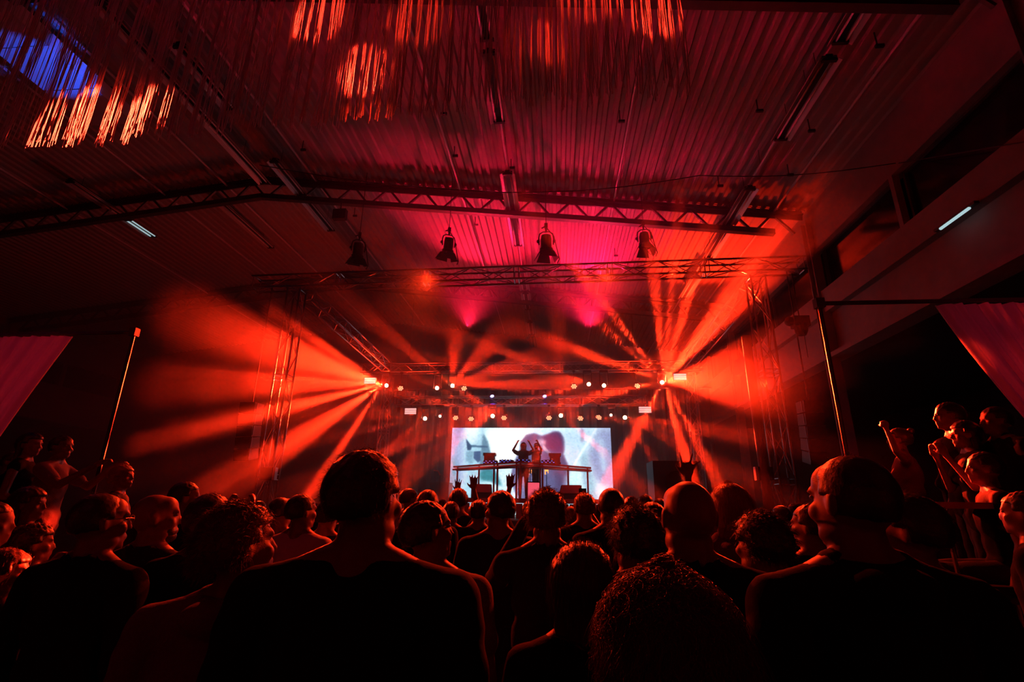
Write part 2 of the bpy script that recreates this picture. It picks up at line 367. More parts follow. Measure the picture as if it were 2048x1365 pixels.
for ya, yb, lb in ((4.0, 6.05, 'twin-tube fluorescent fixture cut by the top edge, row over the right of the stage'), (6.3, 8.1, 'long twin-tube fluorescent fixture with red glints, above the wire'),
                   (9.6, 11.15, 'fluorescent fixture crossing the front roof truss beside the red glow'), (11.3, 12.8, 'fluorescent fixture with a white glint above the bright beam'), (14.0, 15.6, 'fluorescent fixture above the right end of the rear truss')):
    fixture(4.17, zr, ya, yb, lb)
track(4.17, zr+.14, 4, 22.5, 'conduit carrying the fluorescent row above the right beam light')
for ya, yb, lb in ((5.6, 10.6, 'long fluorescent strip glinting red behind the strings'),):
    fixture(-7.42, 9.46, ya, yb, lb)
for ya, yb, lb in ((6.4, 7.95, 'short fluorescent fixture seen through the strings near the top edge'), (9.6, 11.0, 'fluorescent fixture left of the front roof truss panel box'), (11.2, 12.85, 'fluorescent fixture with a lavender glint under the ridge')):
    fixture(-6.62, 9.36, ya, yb, lb)
fixture(-9.3, 9.6, 11.6, 14.2, 'dim fluorescent fixture on the far slope, left of the long strip')
fixture(-12.05, 9.2, 9.8, 11.4, 'thin red-lit fluorescent fixture against the dark left slope')
fixture(-12.05, 9.2, 11.6, 12.6, 'fluorescent fixture with a pale glint put in as glow at the left slope', lit=M['etube'])  # no lit lamp: the tube's pale reflection is put in as emission
for x, dz, lb in ((-2.38, .06, 'thin conduit under the deck between the two left hanging spotlights'), (1.5, .06, 'thin conduit under the deck above the rightmost hanging spotlight'), (5.25, .06, 'thin conduit under the deck beside the right-hand wall'),
                  (-6.3, .06, 'thin conduit under the deck over the left hanging spotlight'), (-8.85, .10, 'conduit with blue glints near the blue-lit panel'), (-10.6, .1, 'faint conduit on the dark far slope'), (-13.4, .1, 'faint outermost conduit on the far slope')):
    track(x, zdeck(x)-dz, 4.0, 22.5, lb, .025)
hk = None
for (px, py, lb) in ((885, 228, 'just left of the centre fixture row, upper one'), (908, 312, 'just left of the centre fixture row, lower one'), (950, 450, 'beyond the front roof truss left of the centre row'), (1022, 336, 'right above the centre fixture that crosses the front roof truss'),
        (1240, 243, 'beside the right-centre conduit'), (1620, 262, 'right of the long red-glinting fixture'), (1516, 222, 'left of the long red-glinting fixture'), (1578, 350, 'above the right end of the front roof truss'),
        (1438, 372, 'above the front roof truss left of the right-hand fixture row'), (1755, 92, 'highest and farthest right under the deck'), (604, 300, 'left of the string curtain end over the short fixtures'), (708, 432, 'beside the square dark panel box'), (1230, 512, 'low over the front stage truss beside the rightmost spotlights')):
    P = at(px, py, 2, 8.6); P = at(px, py, 2, zdeck(P.x)-.22)
    if hk is None:
        h_ = hk = empty('ceiling_hook', P, cat='hook', group='ceiling hooks')
        MB().rod((0, 0, .02), (0, 0, .26), .012, 5).build('rod', M['steel'], hk); MB().box((.03, 0, 0), (.12, .04, .05)).build('hook', M['black'], hk)
    else: h_ = copy_tree(hk); h_.location = P
    h_['label'] = 'small dark hook '+lb
# wire sagging across the hall
wp = [Vector((-6.3, 8.7, 8.55)), Vector((-1.05, 9, 7.83)), Vector((2.96, 9, 8.05)), Vector((5.9, 7.9, 7.36))]
pts = []
for k in range(3):
    for i in range(8):
        t = i/8; p = wp[k].lerp(wp[k+1], t); p.z -= .12*math.sin(PI*t); pts.append(p)
pts.append(wp[-1])
tag(MB().path(pts, .010, 5).build('overhead_wire', M['black']), 'thin black wire sagging across the hall below the deck to the right-hand wall', 'wire')
pts = [Vector((5.95, 7.9, 7.36)).lerp(Vector((5.9, 5.0, 5.6)), i/6) for i in range(7)]
tag(MB().path(pts, .010, 5).build('wall_wire', M['black']), 'black wire running down the right wall past the tall window', 'wire')
# square dark box under front roof truss
t = empty('panel_box', (-5.5, 11.0, 8.72), label='square dark box hanging under the front roof truss, left part', cat='box')
MB().box((0, 0, 0), (.34, .14, .28)).build('body', M['black'], t); MB().rod((0, 0, .14), (0, 0, .42), .02, 6).build('bracket', M['steel'], t)
# short lit fluorescent tube in the recess of the right band
t = empty('band_light', (5.86, 7.1, 5.74), label='short lit tube glowing pale in the recess of the right wall band', cat='lamp')
MB().rod((0, -.35, 0), (0, .22, 0), .022, 10).build('tube', M['etube'], t); MB().box((.03, -.05, .035), (.07, .8, .04)).build('housing', M['steel'], t)
MB().rod((.02, .36, -.0), (.02, .50, 0), .014, 8).build('stub', M['refl'], t, label) if False else None
# blue-lit ventilation duct panel behind the strings
t = empty('ceiling_duct', (-9.2, 6.5, 9.25), label='pale ceiling duct lit blue behind the strings in the upper left corner', cat='duct')
for k in range(3):
    o = MB().box((0, -.95+k*.95, 0), (1.05, .93, .28)).build('duct_section', M['pale'], t)
for y in (-1.2, 1.2): MB().rod((0, y, .14), (0, y, .72), .02).build('hanger', M['steel'], t)

# ------------------------------------------------------------------ aluminium box trusses of the stage
def box_truss(name, A, B, label, w=.29, cat='truss', up=(0, 0, 1), pitch=.43, module=2.2, m='alu'):
    A = Vector(A); B = Vector(B); L = (B-A).length; d = (B-A).normalized(); u = Vector(up); u = (u-d*u.dot(d)).normalized(); s = d.cross(u)
    t = empty(name, A, label=label, cat=cat)
    t.matrix_world = Matrix.Translation(A) @ Matrix((d, s, u)).transposed().to_4x4()
    mm = M[m]; c4 = [(-w/2, -w/2), (w/2, -w/2), (w/2, w/2), (-w/2, w/2)]
    pr = MB().rod((0, c4[0][0], c4[0][1]), (L, c4[0][0], c4[0][1]), .024, 8).build('chord', mm, t, True)
    for c in c4[1:]: copy_of(pr, t, Matrix.Translation((0, c[0]-c4[0][0], c[1]-c4[0][1])))
    n = max(1, round(L/module)); lm = L/n; br = MB().rod((0, 0, 0), (0, 0, 1), .011, 6).build('brace', mm, t); first = True; cnt = 0
    for k in range(n):
        x0 = k*lm+.05; x1 = (k+1)*lm-.05; q = max(2, 2*round((x1-x0)/pitch/2)); sx = (x1-x0)/q
        for f in range(4):
            a, b = Vector((0, *c4[f])), Vector((0, *c4[(f+1) % 4]))
            segs = [(Vector((x0, 0, 0))+a, Vector((x0, 0, 0))+b), (Vector((x1, 0, 0))+a, Vector((x1, 0, 0))+b)]
            for i in range(q):
                p, r = (a, b) if (i+f) % 2 == 0 else (b, a)
                segs.append((Vector((x0+i*sx, 0, 0))+p, Vector((x0+(i+1)*sx, 0, 0))+r))
            for (p, r) in segs:
                mx = Matrix.Translation(p) @ rot_to(r-p) @ Matrix.Diagonal((1, 1, (r-p).length, 1))
                if first: br.matrix_basis = mx; first = False
                else: copy_of(br, t, mx)
    return t
ZT = 6.42
box_truss('stage_truss', (-6.9, 10.15, ZT), (5.24, 10.15, ZT+.12), 'long aluminium box truss across the front of the stage roof under the hanging spotlights')
box_truss('stage_truss', (-5.75, 10.4, 6.22), (-5.75, 16.3, 6.05), 'aluminium box truss running back from the left tower to the rear truss')
box_truss('stage_truss', (4.3, 10.4, 6.25), (4.3, 16.3, 6.05), 'aluminium box truss running back through the bright beam from the right tower')
box_truss('stage_truss', (-6.7, 16.5, 6.05), (4.8, 16.5, 6.05), 'rear aluminium box truss, upper of the two behind the performers')
box_truss('stage_truss', (-5.6, 17.0, 5.0), (3.0, 17.0, 5.0), 'lower aluminium box truss right above the video screen')
for x_, lb in ((-5.2, 'chain holding the left end of the lower truss'), (2.7, 'chain holding the right end of the lower truss')):
    tag(MB().rod((x_, 17.0, 5.1), (x_, 17.0, zdeck(x_)), .012, 6).build('hoist_chain', M['steel']), lb, 'chain')
box_truss('tower_truss', (-5.85, 10.15, .05), (-5.85, 10.15, 6.25), 'left aluminium truss tower crossed by the red beams', up=(0, 1, 0))
box_truss('tower_truss', (4.22, 10.15, .05), (4.22, 10.15, 6.28), 'right aluminium truss tower in the red glow', up=(0, 1, 0))
box_truss('tower_truss', (-5.9, 17.0, .05), (-5.9, 17.0, 5.9), 'rear left truss tower lost in the haze', up=(0, 1, 0))
box_truss('tower_truss', (4.5, 17.0, .05), (4.5, 17.0, 5.9), 'rear right truss tower lost in the haze', up=(0, 1, 0))
for x in (-5.85, 4.22):
    t = empty('truss_base', (x, 10.15, 0), label='steel base plate under the %s truss tower' % ('left' if x < 0 else 'right'), cat='base plate')
    MB().box((0, 0, .02), (.8, .8, .04)).build('plate', M['steel'], t)
# dark red-lit round mast beside the right tower
t = empty('mast', (3.78, 9.9, 0), label='thick round mast standing left of the right truss tower', cat='mast')
MB().rod((0, 0, 0), (0, 0, 4.9), .085, 16).build('pole', M['conc'], t, True); MB().rod((0, 0, 0), (0, 0, .05), .25, 16).build('base', M['steel'], t)
# chain hoist
P = at(1600, 645, 1, 10.2)
t = empty('chain_hoist', P, label='dark electric chain hoist hanging off the right end of the front truss', cat='hoist')
MB().box((0, 0, 0), (.30, .22, .22)).ell((-.2, 0, .02), (.1, .1, .1)).build('motor', M['black'], t); MB().lathe([(.08, -.28), (.12, -.2), (.13, -.05), (.08, .0)], 12).build('chain_bag', M['cloth'], t)
MB().rod((0, 0, .1), (0, 0, 6.4-P.z), .012, 6).build('chain', M['steel'], t); MB().rod((.04, 0, -.28), (.04, 0, -.75), .006, 5).build('chain_tail', M['steel'], t)
# boxes strapped to towers
for px, lb in ((535, 'small dark distribution box strapped to the left truss tower'), (1530, 'small dark distribution box strapped to the right truss tower')):
    P = at(px, 948, 1, 9.93); t = empty('power_box', P, label=lb, cat='box')
    MB().box((0, 0, 0), (.26, .12, .24)).build('body', M['black'], t); MB().box((.155 if px < 1000 else -.155, 0, 0), (.05, .1, .24)).build('pale_side', M['pale'], t)
# line array speakers
for s, x, lb in ((1, -6.55, 'hanging column of dark speakers left of the left tower'), (-1, 4.95, 'hanging column of dark speakers right of the right tower')):
    t = empty('line_array', (x, 10.3, 0), label=lb, cat='speaker'); 
    for k in range(5):
        z = 3.55-k*.24
        MB().box((0, .02*k, z), (.34, .34, .22), Matrix.Rotation(math.radians(2+3*k), 3, 'X')).build('cabinet', M['black'], t)
        MB().box((.175*s, -.08, z), (.012, .025, .2)).build('side_rail', M['steel'], t)
    MB().rod((0, 0, 3.6), (0, 0, 6.5), .014, 6).build('chain', M['steel'], t)

# ------------------------------------------------------------------ conventional spotlights with barn doors hanging in front of the deck
def par(px_top, py_top, py_bot, tilt, yaw, label):
    A = at(px_top, py_top, 1, 10.6); B = at(px_top, py_bot, 1, 10.6); L = A.z-B.z
    t = empty('barn_door_spotlight', A, rz=yaw, label=label, cat='spotlight', group=None); s = L/.72
    t.scale = (s, s, s)
    MB().box((0, 0, -.03), (.05, .05, .08)).rod((-.07, 0, -.07), (0, 0, -.03), .012, 6).box((0, 0, -.10), (.03, .03, .08)).build('hook_clamp', M['black'], t)
    MB().rod((0, 0, 0), (0, 0, (zdeck(A.x)-A.z)/s), .006, 6).build('drop_rod', M['black'], t)
    pts = [(-.11, 0, -.36), (-.115, 0, -.24), (-.10, 0, -.17), (-.05, 0, -.135), (.05, 0, -.135), (.10, 0, -.17), (.115, 0, -.24), (.11, 0, -.36)]
    MB().path(pts, .011, 6).build('yoke', M['black'], t)
    R = Matrix.Translation((0, 0, -.33)) @ Matrix.Rotation(tilt, 4, 'X')
    can = MB().lathe([(.03, .13), (.075, .12), (.085, .06), (.085, -.08), (.10, -.09), (.10, -.13), (.07, -.135)], 18, R).build('can', M['black'], t, False)
    MB().lathe([(.105, -.14), (.105, -.155), (.02, -.156)], 18, R).build('lens', M['glass'], can)
    for a in range(4):
        Q = R @ Matrix.Rotation(a*PI/2+.3, 4, 'Z'); wd = .075
        V = [Q @ Vector(v) for v in ((.10, -wd, -.14), (.10, wd, -.14), (.165, wd*1.5, -.27), (.165, -wd*1.5, -.27), (.104, -wd, -.137), (.104, wd, -.137), (.169, wd*1.5, -.267), (.169, -wd*1.5, -.267))]
        mesh_obj('barn_door', V, [(0, 1, 2, 3), (7, 6, 5, 4), (0, 4, 5, 1), (1, 5, 6, 2), (2, 6, 7, 3), (3, 7, 4, 0)], M['black'], t)
    MB().ell((-.125, 0, -.30), (.025, .03, .03)).ell((.125, 0, -.30), (.025, .03, .03)).build('knob', M['black'], t)
    MB().path([(.02, 0, -.08), (.12, .02, -.2), (.16, .03, -.4), (.20, .02, -.60), (.17, 0, -.68)], .008, 5).build('cable', M['black'], t)
par(720, 467, 540, .35, .4, 'barn-door spotlight hanging nearest the left tower')
par(899, 457, 530, .30, .5, 'barn-door spotlight hanging second from the left tower, tilted')
par(1092, 449, 532, .12, 0, 'barn-door spotlight hanging just right of the centre fixture row')
par(1286, 446, 520, -.1, -.2, 'barn-door spotlight hanging nearest the bright glow, cable looped')
P = at(1305, 500, 1, 10.55)
tag(MB().path([P+Vector(v) for v in ((-.2, 0, .5), (-.05, 0, .3), (.08, 0, .05), (.05, 0, -.12), (-.08, 0, -.1), (-.15, 0, .1))], .008, 5).build('looped_cable', M['black']), 'black cable looping beside the spotlight nearest the bright glow', 'cable')

# ------------------------------------------------------------------ moving heads, washes, strobes
def moving_head(P, aim, label, lens='ewarm', zt=5.888, r=.075):
    t = empty('moving_head_light', P, label=label, cat='stage light')
    d = (Vector(aim)-P).normalized(); top = zt-P.z
    back = -d*.29
    MB().box((0, .0, top-.05), (.26, .2, .08)).build('base', M['black'], t)
    y = MB(); 
    for s in (-1, 1): y.box((s*.13, .0, top/2-.02), (.03, .08, top-.06))
    y.box((0, 0, top-.1), (.29, .08, .04)).build('yoke', M['black'], t)
    R = Matrix.Translation(back*1.0-d*.03) @ rot_to(d)
    hd = MB().lathe([(.05, -.16), (.09, -.13), (.10, 0), (.085, .11), (.08, .125)], 14, R).build('head', M['black'], t, False)
    MB().lathe([(r*.85, .127), (r*.6, .135), (.01, .137)], 14, R).build('lens', M[lens], hd)
    return t
for P_, aim, lb, zt in ((PA, at(600, 800, 1, 10), 'leftmost beam light throwing the widest fan of red beams', 5.888), (PB, at(915, 800, 1, 5), 'beam light second from the left under the rear truss', 5.888),
        (PC, at(1060, 770, 1, 11), 'beam light throwing its rays leftward under the rear truss', 5.888), (PD, at(1400, 740, 1, 8), 'brightest beam light with rays all round, right end of the rear truss', 5.888),
        (PI2, at(870, 850, 1, 5), 'star-like beam light left of its brighter neighbour', 5.888), (PJ, at(1208, 850, 1, 5), 'star-like beam light right of the centre under the rear truss', 5.888),
        (PG, at(840, 900, 1, 6), 'star-like beam light at the left end of the lower row', 4.838), (PH, at(1260, 900, 1, 6), 'star-like beam light at the right end of the lower row', 4.838),
        (PE, at(900, 860, 1, 10), 'beam light above the left half of the screen', 4.838), (PF, at(1150, 860, 1, 8), 'beam light above the right half of the screen', 4.838),
        (PK, at(840, 835, 1, 12), 'small beam light beside the lower left star', 4.838), (PL, at(1260, 840, 1, 12), 'small beam light beside the lower right star', 4.838)):
    moving_head(P_, aim, lb, 'ewarm', zt, .05 if P_ in (PK, PL) else .075)
def wash(px, py, Y, aimx, label, zt, rot=0):
    P = at(px, py, 1, Y); t = empty('wash_light', P, label=label, cat='stage light')
    d = Vector((aimx, -1, -1.0)).normalized(); R = rot_to(d)
    MB().lathe([(.05, -.12), (.11, -.08), (.115, 0), (.10, .01)], 16, R).build('can', M['black'], t)
    MB().box((0, 0, zt-P.z-.03), (.08, .08, .06)).rod((0, 0, .1), (0, 0, zt-P.z-.03), .012, 6).path([(-.13, 0, 0), (-.12, 0, .10), (0, 0, .14), (.12, 0, .10), (.13, 0, 0)], .01, 5).build('yoke', M['black'], t)
    ln = MB()
    for k in range(7):
        a = k*PI/3; rr = 0 if k == 6 else .066
        ln.lathe([(.028, .012), (.02, .02), (.004, .023)], 8, R @ Matrix.Translation((rr*math.cos(a), rr*math.sin(a), 0)))
    ln.build('lens_cluster', M['ered'], t)
for px, py, Y, ax, lb, zt in ((801, 777, 16.36, .6, 'oval red wash light right of the leftmost beam light', 5.888), (928, 777, 16.36, .5, 'oval red wash light beside the second beam light', 5.888), (1148, 773, 16.36, -.1, 'oval red wash light left of the leftward beam light', 5.888),
        (1275, 772, 16.36, -.6, 'oval red wash light left of the brightest beam light', 5.888), (911, 836, 16.86, .5, 'oval red wash light over the left edge of the screen', 4.838), (942, 838, 16.86, .2, 'small wash light on the lower truss, second over the screen', 4.838),
        (1008, 836, 16.86, .05, 'oval red wash light just left of the dark centre gap', 4.838), (1098, 836, 16.86, -.05, 'oval red wash light just right of the dark centre gap', 4.838), (1161, 837, 16.86, -.2, 'small round wash light over the right half of the screen', 4.838), (1198, 835, 16.86, -.6, 'oval red wash light over the right edge of the screen', 4.838)):
    wash(px, py, Y, ax, lb, zt)
for px in (984, 1089):
    P = at(px, 792, 1, 16.8); t = empty('blue_spotlight', P, label='small blue spotlight over the %s half of the screen, pointing down' % ('left' if px < 1000 else 'right'), cat='stage light')
    R = rot_to(Vector((.25, -.6, -1)))
    MB().lathe([(.03, -.14), (.07, -.12), (.075, .02)], 12, R).build('can', M['black'], t); MB().lathe([(.065, .022), (.03, .03), (.01, .032)], 12, R).build('lens', M['eblue'], t)
    MB().rod((0, 0, 0), (0, .15, .2), .012, 5).build('bracket', M['black'], t)
for px, py, Y, lb, zt in ((740, 762, 16.3, 'white strobe panel beside the leftmost beam light', 5.888), (1360, 754, 16.3, 'white strobe panel right of the brightest beam light', 5.888), (821, 823, 16.8, 'white strobe panel at the left end of the lower truss', 4.838), (1290, 820, 16.8, 'white strobe panel at the right end of the lower truss', 4.838)):
    P = at(px, py, 1, Y); t = empty('strobe_panel', P, label=lb, cat='stage light')
    MB().box((0, .04, 0), (.42, .07, .23)).build('housing', M['black'], t); MB().rod((0, .05, .1), (0, .055, zt-P.z), .015, 6).build('bracket', M['steel'], t)
    for k in range(3): MB().box((0, -.003, (k-1)*.07), (.39, .016, .055)).build('lit_bar', M['epink'], t)

# ------------------------------------------------------------------ stage, riser, backdrop, screen
t = empty('stage_deck', (-.8, 17, 0), kind='structure', label='main stage deck of black platforms')
for i in range(5):
    for j in range(3):
        MB().box((-4.3+i*2.15, -2.9+j*2.9, 1.22), (2.13, 2.88, .12)).build('platform', M['wood'], t)
MB().box((0, -4.3, .58), (10.7, .04, 1.15)).build('skirt', M['cloth'], t); MB().box((0, 4.4, .58), (10.7, .04, 1.15)).build('skirt', M['cloth'], t)
RZ = 1.80
t = empty('riser', (-.9, 15.4, 1.28), label='raised platform with red front edge under the performers', cat='platform')
for i in range(2): MB().box((-1.0+i*2.0, 0, RZ-1.28-.06), (1.98, 3.0, .12)).build('platform', M['wood'], t)
MB().box((0, -1.52, RZ-1.28-.06), (4.0, .04, .11)).build('front_edge', M['rail'], t)
for k in range(20): MB().box((-1.9+k*.2, -1.5, .2), (.17, .03, .38)).build('skirt_slat', M['rail'], t)
# backdrop cloth, gently pleated
def pleated(name, x0, x1, z0, z1, y, m, n=140, amp=.06, parent=None):
    V = []; Fc = []; 
    for k in range(n+1):
        x = x0+(x1-x0)*k/n; yy = y+amp*math.sin(k*1.9)+amp*.5*math.sin(k*.71)
        for z in (z0, z1): V.append((x, yy, z))
    for k in range(n+1):
        x = x0+(x1-x0)*k/n; yy = y+.02+amp*math.sin(k*1.9)+amp*.5*math.sin(k*.71)
        for z in (z0, z1): V.append((x, yy, z))
    q = 2*(n+1)
    for k in range(n): Fc.append((2*k, 2*k+2, 2*k+3, 2*k+1)); Fc.append((q+2*k, q+2*k+1, q+2*k+3, q+2*k+2))
    return mesh_obj(name, V, Fc, m, parent)
t = empty('backdrop_curtain', label='black backdrop cloth hanging behind the video screen', cat='curtain')
pleated('cloth', -7.5, 5.8, .02, 5.9, 19.4, M['cloth'], parent=t); MB().rod((-7.6, 19.4, 5.93), (5.9, 19.4, 5.93), .03).build('pipe', M['steel'], t)
for x in (-7.5, -.8, 5.8): MB().rod((x, 19.5, 0), (x, 19.5, 5.95), .03).build('upright', M['steel'], t)
# video screen with a blurred generic picture
sx0, sx1, sz0, sz1 = -3.73, 1.88, 1.30, 4.23
NX, NZ = 400, 214
U, Vv = np.meshgrid(np.linspace(0, 1, NX), np.linspace(0, 1, NZ)); PX = 215+U*(1870-215); PY = 190+Vv*(1035-190)
def blur(a, r):
    for _ in range(2):
        k = 2*r+1; p = np.pad(a, ((r, r), (r, r)), 'edge'); c = np.cumsum(np.cumsum(p, 0), 1); c = np.pad(c, ((1, 0), (1, 0)))
        a = (c[k:, k:]-c[:-k, k:]-c[k:, :-k]+c[:-k, :-k])/(k*k)
    return a
def poly(pts, r=2):
    ins = np.zeros(PX.shape, bool); n = len(pts)
    for i in range(n):
        (x0, y0), (x1, y1) = pts[i], pts[(i+1) % n]
        if y0 == y1: continue
        c = ((PY < y0) != (PY < y1)) & (PX < (x1-x0)*(PY-y0)/(y1-y0)+x0); ins ^= c
    return blur(ins.astype(float), r)
IMG = np.zeros(PX.shape+(3,)); IMG[:] = (196, 224, 236)
def paint(m, col, a=1.0):
    global IMG
    IMG = IMG*(1-m[..., None]*a)+np.array(col, float)*m[..., None]*a
paint(poly([(215, 180), (340, 180), (360, 700), (200, 1040)], 10), (150, 160, 205), .8)
paint(poly([(260, 180), (330, 180), (230, 420)], 5), (130, 120, 180), .5)
paint(poly([(215, 480), (300, 560), (340, 1040), (200, 1040)], 6), (120, 165, 185), .7)
paint(poly([(370, 400), (480, 180), (560, 180), (640, 1040), (360, 1040)], 8), (150, 195, 215), .8)
paint(poly([(560, 220), (1010, 190), (900, 560), (640, 520)], 8), (226, 246, 244), 1)
paint(poly([(400, 170), (520, 170), (470, 360), (390, 330)], 6), (214, 232, 240), .9)
paint(poly([(545, 240), (600, 330), (655, 520), (730, 760), (560, 700), (520, 560)], 2), (96, 134, 160), .85)
paint(poly([(365, 300), (430, 380), (420, 420), (385, 420)], 1), (70, 95, 130), .9)
paint(poly([(410, 365), (600, 375), (600, 392), (410, 385)], 1), (80, 115, 145), .9)
paint(poly([(455, 430), (530, 425), (530, 520), (500, 540), (455, 500)], 1), (75, 100, 140), .85)
paint(poly([(370, 430), (450, 430), (440, 560), (370, 520)], 2), (120, 160, 185), .7)
paint(poly([(515, 640), (600, 600), (700, 640), (760, 770), (640, 720), (540, 720)], 3), (72, 150, 160), .9)
paint(poly([(540, 730), (660, 740), (700, 1040), (540, 1040)], 5), (200, 235, 235), .9)
HEAD = [(940, 330), (1000, 262), (1080, 243), (1160, 272), (1225, 258), (1290, 226), (1350, 232), (1392, 290), (1396, 390), (1382, 450), (1420, 540), (1455, 620), (1430, 720), (1390, 830), (1330, 930), (1200, 960), (1040, 960), (930, 900), (860, 760), (850, 640), (880, 520), (930, 420)]
paint(poly(HEAD, 2), (112, 108, 150), .95)
paint(poly([(1170, 280), (1290, 232), (1350, 240), (1385, 300), (1385, 430), (1300, 440), (1200, 380)], 4), (112, 66, 110), .85)
paint(poly([(960, 340), (1020, 280), (1110, 262), (1150, 300), (1040, 370)], 4), (90, 92, 132), .8)
paint(poly([(1100, 330), (1160, 300), (1215, 330), (1180, 370), (1150, 360)], 4), (176, 178, 200), .9)
paint(poly([(1165, 360), (1185, 370), (1300, 490), (1280, 500), (1170, 400)], 1), (190, 190, 205), .8)
paint(poly([(1190, 420), (1380, 470), (1440, 620), (1380, 800), (1300, 860), (1290, 640), (1180, 520)], 5), (104, 92, 128), .8)
paint(poly([(880, 600), (930, 560), (1000, 700), (980, 900), (900, 830)], 6), (150, 150, 190), .7)
paint(poly([(1390, 640), (1440, 700), (1440, 760), (1380, 860), (1330, 880), (1370, 760)], 3), (150, 150, 185), .7)
paint(poly([(1400, 200), (1730, 190), (1560, 420), (1470, 590), (1420, 500), (1400, 300)], 6), (176, 206, 226), .8)
paint(poly([(1560, 200), (1600, 200), (1590, 330), (1570, 330)], 3), (150, 130, 170), .8)
paint(poly([(1720, 185), (1745, 195), (1520, 520), (1480, 590), (1470, 570)], 1), (222, 240, 246), .9)
paint(poly([(1740, 200), (1870, 190), (1880, 800), (1700, 700), (1620, 480)], 10), (132, 138, 186), .75)
paint(poly([(1740, 300), (1790, 300), (1810, 620), (1770, 620)], 6), (190, 216, 236), .8)
paint(poly([(1545, 500), (1610, 420), (1660, 620), (1760, 1040), (1600, 1040)], 5), (140, 186, 205), .85)
paint(poly([(1430, 620), (1540, 560), (1590, 1040), (1400, 1040)], 5), (184, 232, 238), .9)
paint(poly([(1430, 760), (1450, 720), (1460, 1000), (1430, 1040)], 3), (110, 190, 190), .8)
IMG *= (1+.03*blur(RNG.standard_normal(PX.shape), 1)*3)[..., None]
c_ = np.clip(IMG/255, 0, 1); c_ = c_*.75+c_.mean(axis=2, keepdims=True)*.25; c_ = np.clip((c_-.5)*1.45+.42, 0, 1); LIN = np.where(c_ < .04045, c_/12.92, ((c_+.055)/1.055)**2.4)
V = [(sx0+(sx1-sx0)*i/(NX-1), 18.0, sz1-(sz1-sz0)*j/(NZ-1)) for j in range(NZ) for i in range(NX)]
Fc = [(j*NX+i, (j+1)*NX+i, (j+1)*NX+i+1, j*NX+i+1) for j in range(NZ-1) for i in range(NX-1)]
t = empty('video_screen', label='large glowing video screen with a blurred pale blue picture', cat='screen')
o = mesh_obj('display', V, Fc, None, t)
ca = o.data.color_attributes.new('picture', 'FLOAT_COLOR', 'POINT')
ca.data.foreach_set('color', np.concatenate([LIN.reshape(-1, 3), np.ones((NX*NZ, 1))], 1).astype(np.float32).ravel())
m = bpy.data.materials.new('screen_picture'); m.use_nodes = True; nt = m.node_tree; nt.nodes.clear()
oo = nt.nodes.new('ShaderNodeOutputMaterial'); e = nt.nodes.new('ShaderNodeEmission'); e.inputs[1].default_value = 1.35; va = nt.nodes.new('ShaderNodeVertexColor'); va.layer_name = 'picture'
nt.links.new(va.outputs[0], e.inputs[0]); nt.links.new(e.outputs[0], oo.inputs[0]); m.cycles.emission_sampling = 'NONE'; o.data.materials.append(m)
MB().box(((sx0+sx1)/2, 18.06, (sz0+sz1)/2), (sx1-sx0+.04, .1, sz1-sz0+.04)).build('cabinet', M['black'], t)
# the light this screen gives
ld = bpy.data.lights.new('screen_light', 'AREA'); ld.shape = 'RECTANGLE'; ld.size = sx1-sx0; ld.size_y = sz1-sz0; ld.energy = 9; ld.color = (.65, .85, 1)
lo = bpy.data.objects.new('screen_light', ld); lo.location = ((sx0+sx1)/2, 17.95, (sz0+sz1)/2); lo.rotation_euler = (PI/2, 0, 0); COL.objects.link(lo)

# V-shaped performers' table
def slab(pts, z0, z1):
    n = len(pts); return [(x, y, z0) for x, y in pts]+[(x, y, z1) for x, y in pts], [tuple(range(n))[::-1], tuple(range(n, 2*n))]+[(i, (i+1) % n, n+(i+1) % n, n+i) for i in range(n)]
ap = (-1.0, 14.05); le = (-3.27, 16.2); re = (1.05, 16.2)
TZ = 2.72
t = empty('dj_table', (0, 0, 0), label='wide V-shaped table on tube legs in front of the screen', cat='table')
def wing(a, b, z0, z1, wdt, nm, m):
    a = Vector((*a, 0)); b = Vector((*b, 0)); V, Fc = slab([(a.x, a.y), (b.x, b.y), (b.x, b.y+wdt), (a.x, a.y+wdt*1.5)], z0, z1)
    if (b.x < a.x): Fc = [f[::-1] for f in Fc]
    return mesh_obj(nm, V, Fc, m, t)
wing(ap, le, TZ, TZ+.05, .62, 'tabletop', M['rail']); wing(ap, re, TZ, TZ+.05, .62, 'tabletop', M['rail'])
for e_ in (le, re):
    MB().rod((ap[0], ap[1], TZ-.06), (e_[0], e_[1], TZ-.06), .03, 8).build('edge_rail', M['rail'], t); MB().rod((ap[0], ap[1]+.9, TZ-.05), (e_[0], e_[1]+.55, TZ-.05), .025, 8).build('edge_rail', M['rail'], t)
for px, Y, zb in ((915, 16.15, 1.28), (958, 15.5, 1.28), (988, 14.9, RZ), (995, 14.7, RZ), (1033, 14.15, RZ), (1041, 14.15, RZ), (1080, 14.6, RZ), (1085, 14.75, RZ), (1136, 15.5, RZ), (1175, 16.1, 1.28)):
    P = at(px, 945, 1, Y); 
    zb = RZ if -2.9 < P.x < 1.1 else 1.28
    MB().rod((P.x, Y, zb), (P.x, Y, TZ), .028, 8).build('leg', M['rail'], t)
TT = TZ+.05
for px, Y, lb in ((979, 15.3, 'dark record case on the left wing of the table'), (1110, 15.3, 'dark record case on the right wing of the table')):
    P = at(px, 930, 1, Y); bt = empty('flight_case', (P.x, Y, TT), label=lb, cat='case')
    MB().box((0, 0, .12), (.30, .3, .24)).build('body', M['black'], bt); MB().box((0, 0, .28), (.36, .32, .08)).build('lid', M['black'], bt); MB().box((0, 0, .03), (.34, .33, .06)).build('base', M['black'], bt)
